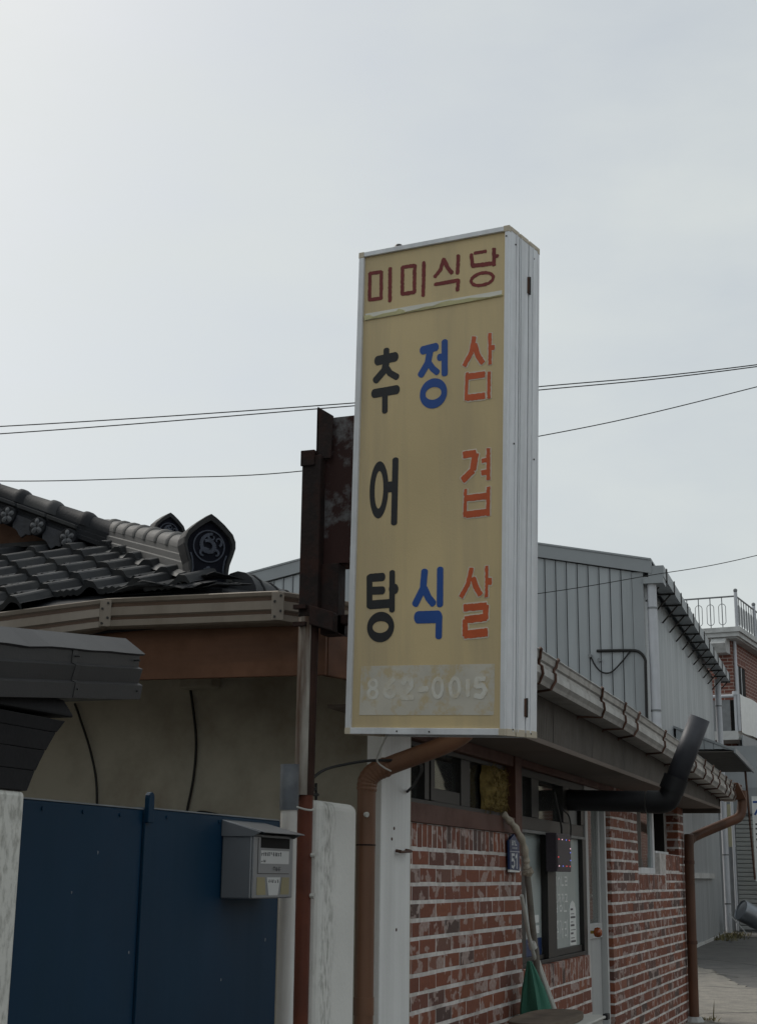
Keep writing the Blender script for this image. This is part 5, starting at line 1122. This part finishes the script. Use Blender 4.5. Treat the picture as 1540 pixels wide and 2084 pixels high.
m = MB(); m.tube([WL(11.9, -.09, .35), WL(11.9, -.09, 5.93)], .07, 14); build(m, 'pipe', 'pvc_white', dp, smooth=True)
for z in (5.3, 2.0, .95):
    m = MB(); m.tube([WL(11.9, -.09, z), WL(11.9, -.09, z+.03)], .076, 14); build(m, 'pipe_clip', 'iron_grey', dp)
m = MB(); m.tube([WL(12.0, -.27, .4), WL(12.0, -.27, 3.2)], .03, 10); tag(build(m, 'thin_pipe', 'pvc_white', smooth=True), 'thin white pipe beside the far warehouse downpipe', 'pipe')
wbx('ledge', 'concrete_white', 5.2, 9.4, -.06, -.001, 1.5, 1.60)
cw = thing('conduit', WL(0, .3, 3.8), 'black bent cable conduit on the warehouse gable', 'conduit')
m = MB(); m.tube(catenary([WL(-.03, .72, 4.83), WL(-.03, .5, 4.828), WL(-.03, .2, 4.82), WL(-.04, .08, 4.79), WL(-.05, -.005, 4.68), WL(-.05, -.01, 4.5), WL(-.05, .0, 3.6)], 6), .022, 8); build(m, 'tube', 'cable', cw, smooth=True)
m = MB(); m.tube(catenary([WL(-.03, .22, 4.80), WL(-.05, .33, 4.66), WL(-.05, .5, 4.50), WL(-.05, .64, 4.50), WL(-.05, .74, 4.6), WL(-.03, .82, 4.76)], 6), .012, 8); build(m, 'drip_loop', 'cable', cw, smooth=True)
for a, b in ((.82, 4.76), (.68, 4.69)):
    m = MB(); m.tube([WL(-.0, a, b), WL(-.07, a, b)], .03, 8); build(m, 'insulator', 'iron_grey', cw)
# lean-to canopy on its side wall
cn = thing('leanto_canopy', WL(5, -.5, 3.4), 'small ribbed metal lean-to canopy on the warehouse side wall', 'canopy')
m = MB(); m.hexa([WL(3.4, 0, 3.99), WL(3.4, -1.0, 3.585), WL(8.2, -1.0, 3.585), WL(8.2, 0, 3.99), WL(3.4, 0, 4.03), WL(3.4, -1.0, 3.625), WL(8.2, -1.0, 3.625), WL(8.2, 0, 4.03)]); build(m, 'roof_sheet', 'shed_trim', cn)
for k in range(6):
    a = -.04-.155*k; m = MB(); b = a-.148
    m.prism([WL(3.42, a, 3.625), WL(3.42, b, 3.60 if k == 5 else 3.622), WL(3.42, b, 3.985+.405*b), WL(3.42, a, 3.985+.405*a)], WD*.02); build(m, 'gable_panel', 'shed_wall', cn)
m = MB(); m.obox(WL(3.38, -1.02, 3.55), WD*4.85, WP*.03, Vector((0, 0, .09))); build(m, 'edge_trim', 'shed_trim', cn)
m = MB(); m.obox(WL(3.4, -1.0, 3.57), WD*4.8, WP*1.0, Vector((0, 0, .015))); build(m, 'underside', 'fascia_panel', cn)
m = MB(); m.tube([WL(8.0, -.86, 3.57), WL(8.0, -.94, 1.49)], .022, 8); tag(build(m, 'prop_pole', 'strap_rust', smooth=True), 'thin rusty pole hanging slanted beside the banner', 'pole')
# shuttered shop, banner, scraps beyond the warehouse
sh = thing('shuttered_shop', WL(15, -1, .3), 'far shopfront with a ribbed grey roller shutter', 'shop')
wbx('wall', 'shed_wall', 14.1, 16.0, -3.2, .5, .3, 4.6, sh)
for k in range(26): wbx('shutter_slat', 'shutter', 14.0, 14.06, -2.4, -.17, .35+.1*k, .44+.1*k, sh, .015)
wbx('side_post', 'pvc_white', 13.95, 14.1, -.165, -.10, .3, 3.4, sh); wbx('header', 'shed_trim', 13.9, 14.1, -2.5, .1, 3.0, 3.6, sh)
wbx('side_panel', 'ivory_panel', 12.5, 12.55, -.26, -.12, 2.2, 3.15, sh); wbx('side_panel_low', 'iron_grey', 12.5, 12.55, -.28, -.14, .35, 2.198, sh)
bn = thing('banner', WL(13, -1, 1.5), 'white upright banner with blue lettering before the far shutter', 'banner')
wbx('cloth', 'film_letter', 13.0, 13.02, -1.5, -.645, 1.45, 3.35, bn)
def bl(pts, hw, name='letter', mat='ink_blue'):
    m = MB()
    for i, (a, b) in enumerate(zip(pts[:-1], pts[1:])):
        A, B = Vector(a), Vector(b); d_ = (B-A).normalized(); n_ = Vector((-d_.y, d_.x))*hw
        m.prism([WL(12.995-.002*i, p.x, p.y) for p in (A+n_, A-n_, B-n_, B+n_)], WD*.008)
    build(m, name, mat, bn)
bl([(-.67, 3.22), (-.80, 3.22), (-.80, 3.1), (-.70, 2.93)], .022); bl([(-.86, 3.25), (-.86, 2.9)], .022); bl([(-.86, 3.08), (-.93, 3.08)], .022)
for z, w_ in ((2.72, .2), (2.62, .26), (2.5, .16), (2.38, .24), (2.2, .18)): bl([(-.70, z), (-.70-w_, z)], .02, 'text_line', 'mailbox_text')
bx_ = thing('sheet_drum', WL(11, -.6, .4), 'dented bright metal drum tipped over by the far shutter', 'drum')
ax = (WP*-.75+WD*.45+Vector((0, 0, -.42))).normalized(); c_ = WL(11, -.42, .86)
m = MB(); m.tube([c_, c_+ax*.03, c_+ax*.3, c_+ax*.34, c_+ax*.62, c_+ax*.65], [.225, .235, .225, .235, .225, .235], 18, caps=False); o = build(m, 'shell', 'sheet_metal', bx_, smooth=True); o.modifiers.new('solid', 'SOLIDIFY').thickness = .01
m = MB(); m.tube([c_+ax*.02, c_+ax*.025], .22, 18); build(m, 'end', 'sheet_metal', bx_)
m = MB(); m.obox(WL(10.6, -.24, .74), WP*-.30+Vector((0, 0, -.36)), WD*.25, WP*.05+Vector((0, 0, .06))); tag(build(m, 'white_plank', 'concrete_white', bevel=.005), 'pale plank propped under the tipped metal drum', 'plank')
m = MB()
for i in range(240):
    a, b = random.uniform(8.6, 12.4), random.uniform(-.62, -.03); p = WL(a, b*(.5+.5*random.random()), .29); h = random.uniform(.03, .14); q = Vector((random.uniform(-.1, .1), random.uniform(-.1, .1), h)); w_ = Vector((random.uniform(-1, 1), random.uniform(-1, 1), 0)).normalized()*.012
    m.face([p-w_, p+w_, p+q*.6+w_*.7, p+q, p+q*.6-w_*.7])
o = build(m, 'weeds', 'weed', fix=False); tag(o, 'patch of dry green weeds at the foot of the warehouse', 'weeds', kind='stuff')
m = MB()
for i in range(70):
    a = random.uniform(0, 6.28); r = random.uniform(0, .16); p = Vector((13.12+r*math.cos(a), -.13+r*.7*math.sin(a), .30)); h = random.uniform(.02, .06)*(4 if i < 1 else 1); q = Vector((random.uniform(-.05, .05), random.uniform(-.05, .05), h)); w_ = Vector((math.cos(a), math.sin(a), 0))*.006
    m.face([p-w_, p+w_, p+q*.6+w_*.7, p+q, p+q*.6-w_*.7])
o = build(m, 'weed_tuft', 'weed', fix=False); tag(o, 'small tuft of weeds at the foot of the right downpipe', 'weeds', kind='stuff')

# ------------------------------------------------------------ brick house with a roof terrace
BO = WL(20, .12, .3); BA = R(-6.5); BD = Vector((math.cos(BA), math.sin(BA), 0)); BP = Vector((-math.sin(BA), math.cos(BA), 0))
def BL(a, b, z): return BO+BD*a+BP*b+Vector((0, 0, z-.3))
bh = thing('brick_house', BO, 'distant red-brick house with a white-edged roof terrace and railing', 'house')
def bb(name, mat, a0, a1, b0, b1, z0, z1, par=bh, bevel=0):
    m = MB(); m.obox(BL(a0, b0, z0), BD*(a1-a0), BP*(b1-b0), Vector((0, 0, z1-z0))); return build(m, name, mat, par, bevel=bevel)
bb('wall', 'brick_far', 0, 12, 0, 7, .3, 8.1)
bb('terrace_slab', 'concrete_white', -.5, 12.5, -.32, 7.3, 8.14, 8.26); bb('slab_edge', 'concrete_white', -.56, 12.56, -.38, 7.36, 8.262, 8.40); bb('slab_underside', 'concrete_white', -.4, 12.4, -.25, 7.2, 8.10, 8.139)
for b in (.05, 2.6): 
    m = MB(); m.prism([BL(-.45, b, 7.70), BL(.1, b, 7.70), BL(.1, b, 8.1), BL(-.45, b, 8.1), BL(-.62, b, 7.95)], BP*.42); build(m, 'corbel', 'concrete_white', bh)
rl = thing('terrace_railing', BL(0, 0, 8.4), 'white iron railing with oval loops around the roof terrace', 'railing')
m = MB(); m.tube([BL(-.45, -.28, 9.29), BL(-.45, 4.5, 9.29)], .025, 8); build(m, 'top_rail', 'iron_grey', rl)
m = MB(); m.tube([BL(-.45, -.28, 9.29), BL(8, -.28, 9.29)], .025, 8); build(m, 'top_rail', 'iron_grey', rl)
for a, b in ((-.45, -.28), (1.9, -.28), (4.3, -.28)):
    m = MB(); m.tube([BL(a, b, 8.4), BL(a, b, 9.4)], .05, 8); p_ = build(m, 'post', 'pvc_white', rl)
    m = MB(); m.tube([BL(a, b, 9.39), BL(a, b, 9.41), BL(a, b, 9.45), BL(a, b, 9.49), BL(a, b, 9.51)], [.03, .05, .06, .05, .01], 10); build(m, 'finial', 'iron_grey', p_, smooth=True)
def baluster(P):
    m = MB(); m.tube([P(0, 8.4), P(0, 9.28)], .014, 6); b_ = build(m, 'baluster', 'iron_grey', rl)
    pts = [P(.1*math.cos(q), 8.79+(.2 if math.sin(q) > 0 else -.2)+.1*math.sin(q)) for q in [2*math.pi*i/24 for i in range(25)]]
    m = MB(); m.tube(pts, .010, 5); build(m, 'oval_loop', 'iron_grey', b_)
for k in range(12): baluster(lambda x, z, k=k: BL(-.45, .12+.335*k+x, z))
for k in range(16): baluster(lambda x, z, k=k: BL(-.1+.32*k+x, -.28, z))
for a0, a1, z0, z1 in ((.5, 1.5, 6.42, 7.45), (3.4, 5.0, 6.42, 7.45), (.5, 1.5, 3.2, 4.4), (3.4, 5.0, 3.2, 4.4)):
    w_ = bb('window', 'dark_void', a0, a1, -.012, .05, z0, z1)
    bb('frame', 'pvc_white', a0+.03, a0+.10, -.02, -.0125, z0, z1, w_); bb('frame', 'pvc_white', (a0+a1)/2-.03, (a0+a1)/2+.03, -.02, -.0125, z0, z1, w_); bb('lintel', 'brick_far', a0-.1, a1+.1, -.03, -.0, z1+.001, z1+.14, w_)
m = MB(); m.tube([BL(.12, -.06, .4), BL(.12, -.06, 8.1)], .045, 10); build(m, 'downpipe', 'pvc_white', bh, smooth=True)
tr = thing('upper_porch', BL(-1, 0, 5), 'cluttered upper porch with a white sheet screen below the brick house', 'porch')
def tb_(name, mat, a0, a1, b0, b1, z0, z1, bevel=0): return bb(name, mat, a0, a1, b0, b1, z0, z1, tr, bevel)
tb_('slab', 'concrete_white', -1.2, 1.0, -.33, 1.2, 5.18, 5.42); tb_('panel', 'iron_grey', -1.1, -1.07, -.12, 1.2, 5.42, 6.28)
tb_('door_gap', 'dark_void', -1.06, -1.04, -.22, -.121, 5.42, 6.28)
m = MB(); m.tube([BL(-1.15, 1.2, 6.38), BL(-1.15, -.28, 6.38)], .045, 8); build(m, 'top_rail', 'pvc_white', tr)
for b in (-.28, -.37):
    m = MB(); m.tube([BL(-1.15, b, 5.42), BL(-1.15, b, 6.42)], .04, 8); build(m, 'post', 'pvc_white', tr)
m = MB(); m.tube([BL(-1.15, -.28, 6.40), BL(-1.15, -.28, 6.5)], .075, 10); build(m, 'post_cap', 'pvc_white', tr)
m = MB(); n = 12
for i in range(n+1):
    a = -1.15+i*.6; 
    for z in (5.38, 6.42): m.v.append(BL(a, -.42+.03*math.sin(i*2), z))
for i in range(n): m.f.append((2*i, 2*i+2, 2*i+3, 2*i+1)); m.m.append(0)
build(m, 'sheet_screen', 'film_letter', tr, smooth=True, fix=False)
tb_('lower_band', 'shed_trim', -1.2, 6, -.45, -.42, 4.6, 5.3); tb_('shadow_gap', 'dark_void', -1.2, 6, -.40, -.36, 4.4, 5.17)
# ------------------------------------------------------------ overhead wires
def wire(pts, r, label):
    P = [Vector(p) for p in pts]; P = [P[0]+(P[0]-P[1])*1.2+Vector((0, 0, .1))]+P+[P[-1]+(P[-1]-P[-2])*2.2+Vector((0, 0, .2))]
    m = MB(); m.tube(catenary(P, 10), r, 6); tag(build(m, 'overhead_wire', 'cable', smooth=True), label, 'wire', 'overhead wires')
wire([(11.264, 6.213, 5.721), (12.403, 2.922, 5.987), (12.981, 1.218, 6.162), (13.666, -.816, 6.398)], .0055, 'topmost black wire crossing the sky behind the sign')
wire([(11.281, 6.219, 5.651), (12.406, 2.933, 5.959), (12.989, 1.221, 6.13), (13.67, -.815, 6.38)], .0055, 'second black wire just below the topmost one')
wire([(11.39, 6.253, 5.202), (11.879, 4.89, 5.247), (12.391, 3.433, 5.335), (13.096, 1.254, 5.69), (13.717, -.8, 6.188)], .005, 'single wire dipping towards the tiled roof at the left')
wire([(12.9, 3.2, 3.95), (13.46, 1.368, 4.193), (13.783, .357, 4.374), (14.107, -.678, 4.583)], .004, 'lowest thin wire running in front of the warehouse gable')
# ------------------------------------------------------------ unseen houses behind the camera, added to cut low sky light and fill reflections
def unseen_house(x0, x1, y, d_, h, wall, label):
    t_ = thing('unseen_house', ((x0+x1)/2, y-d_/2, 0), label, 'house', 'unseen houses added across the street'); 
    m = MB(); m.box(x0, x1, y-d_, y, 0, h); build(m, 'wall', wall, t_)
    c = [(x0-.4, y-d_-.4, h), (x1+.4, y-d_-.4, h), (x1+.4, y+.4, h), (x0-.4, y+.4, h)]; ym = y-d_/2; r_ = [(x0+d_*.4, ym, h+1.5), (x1-d_*.4, ym, h+1.5)]
    m = MB()
    for q in ((c[0], c[1], r_[1], r_[0]), (c[1], c[2], r_[1]), (c[2], c[3], r_[0], r_[1]), (c[3], c[0], r_[0]), (c[3], c[2], c[1], c[0])): m.face(q)
    build(m, 'roof', 'roof_metal', t_)
    k = x0+.8
    while k < x1-1.5:
        m = MB(); m.box(k, k+1.3, y, y+.04, 1.0, 2.1); w_ = build(m, 'window', 'dark_frame', t_); m = MB(); m.box(k-.06, k+1.36, y, y+.07, .92, .999); build(m, 'sill', 'concrete_white', w_); k += 2.4
unseen_house(-8, 1, -11, 6, 3.2, 'plaster_cream', 'unseen low cream house added across the street behind the viewer')
unseen_house(3.5, 12, -11.0, 6, 2.9, 'brick_far', 'unseen low brick house added across the street from the restaurant')
unseen_house(15, 26, -8.8, 7, 5.2, 'plaster_white', 'unseen two-storey white house added across the street further along')
unseen_house(28, 38, -7.2, 7, 5.6, 'plaster_cream', 'unseen tall cream house added across the street past the white one')
unseen_house(40, 62, -7, 8, 6.4, 'brick_far', 'unseen long brick house added at the far end across the street')
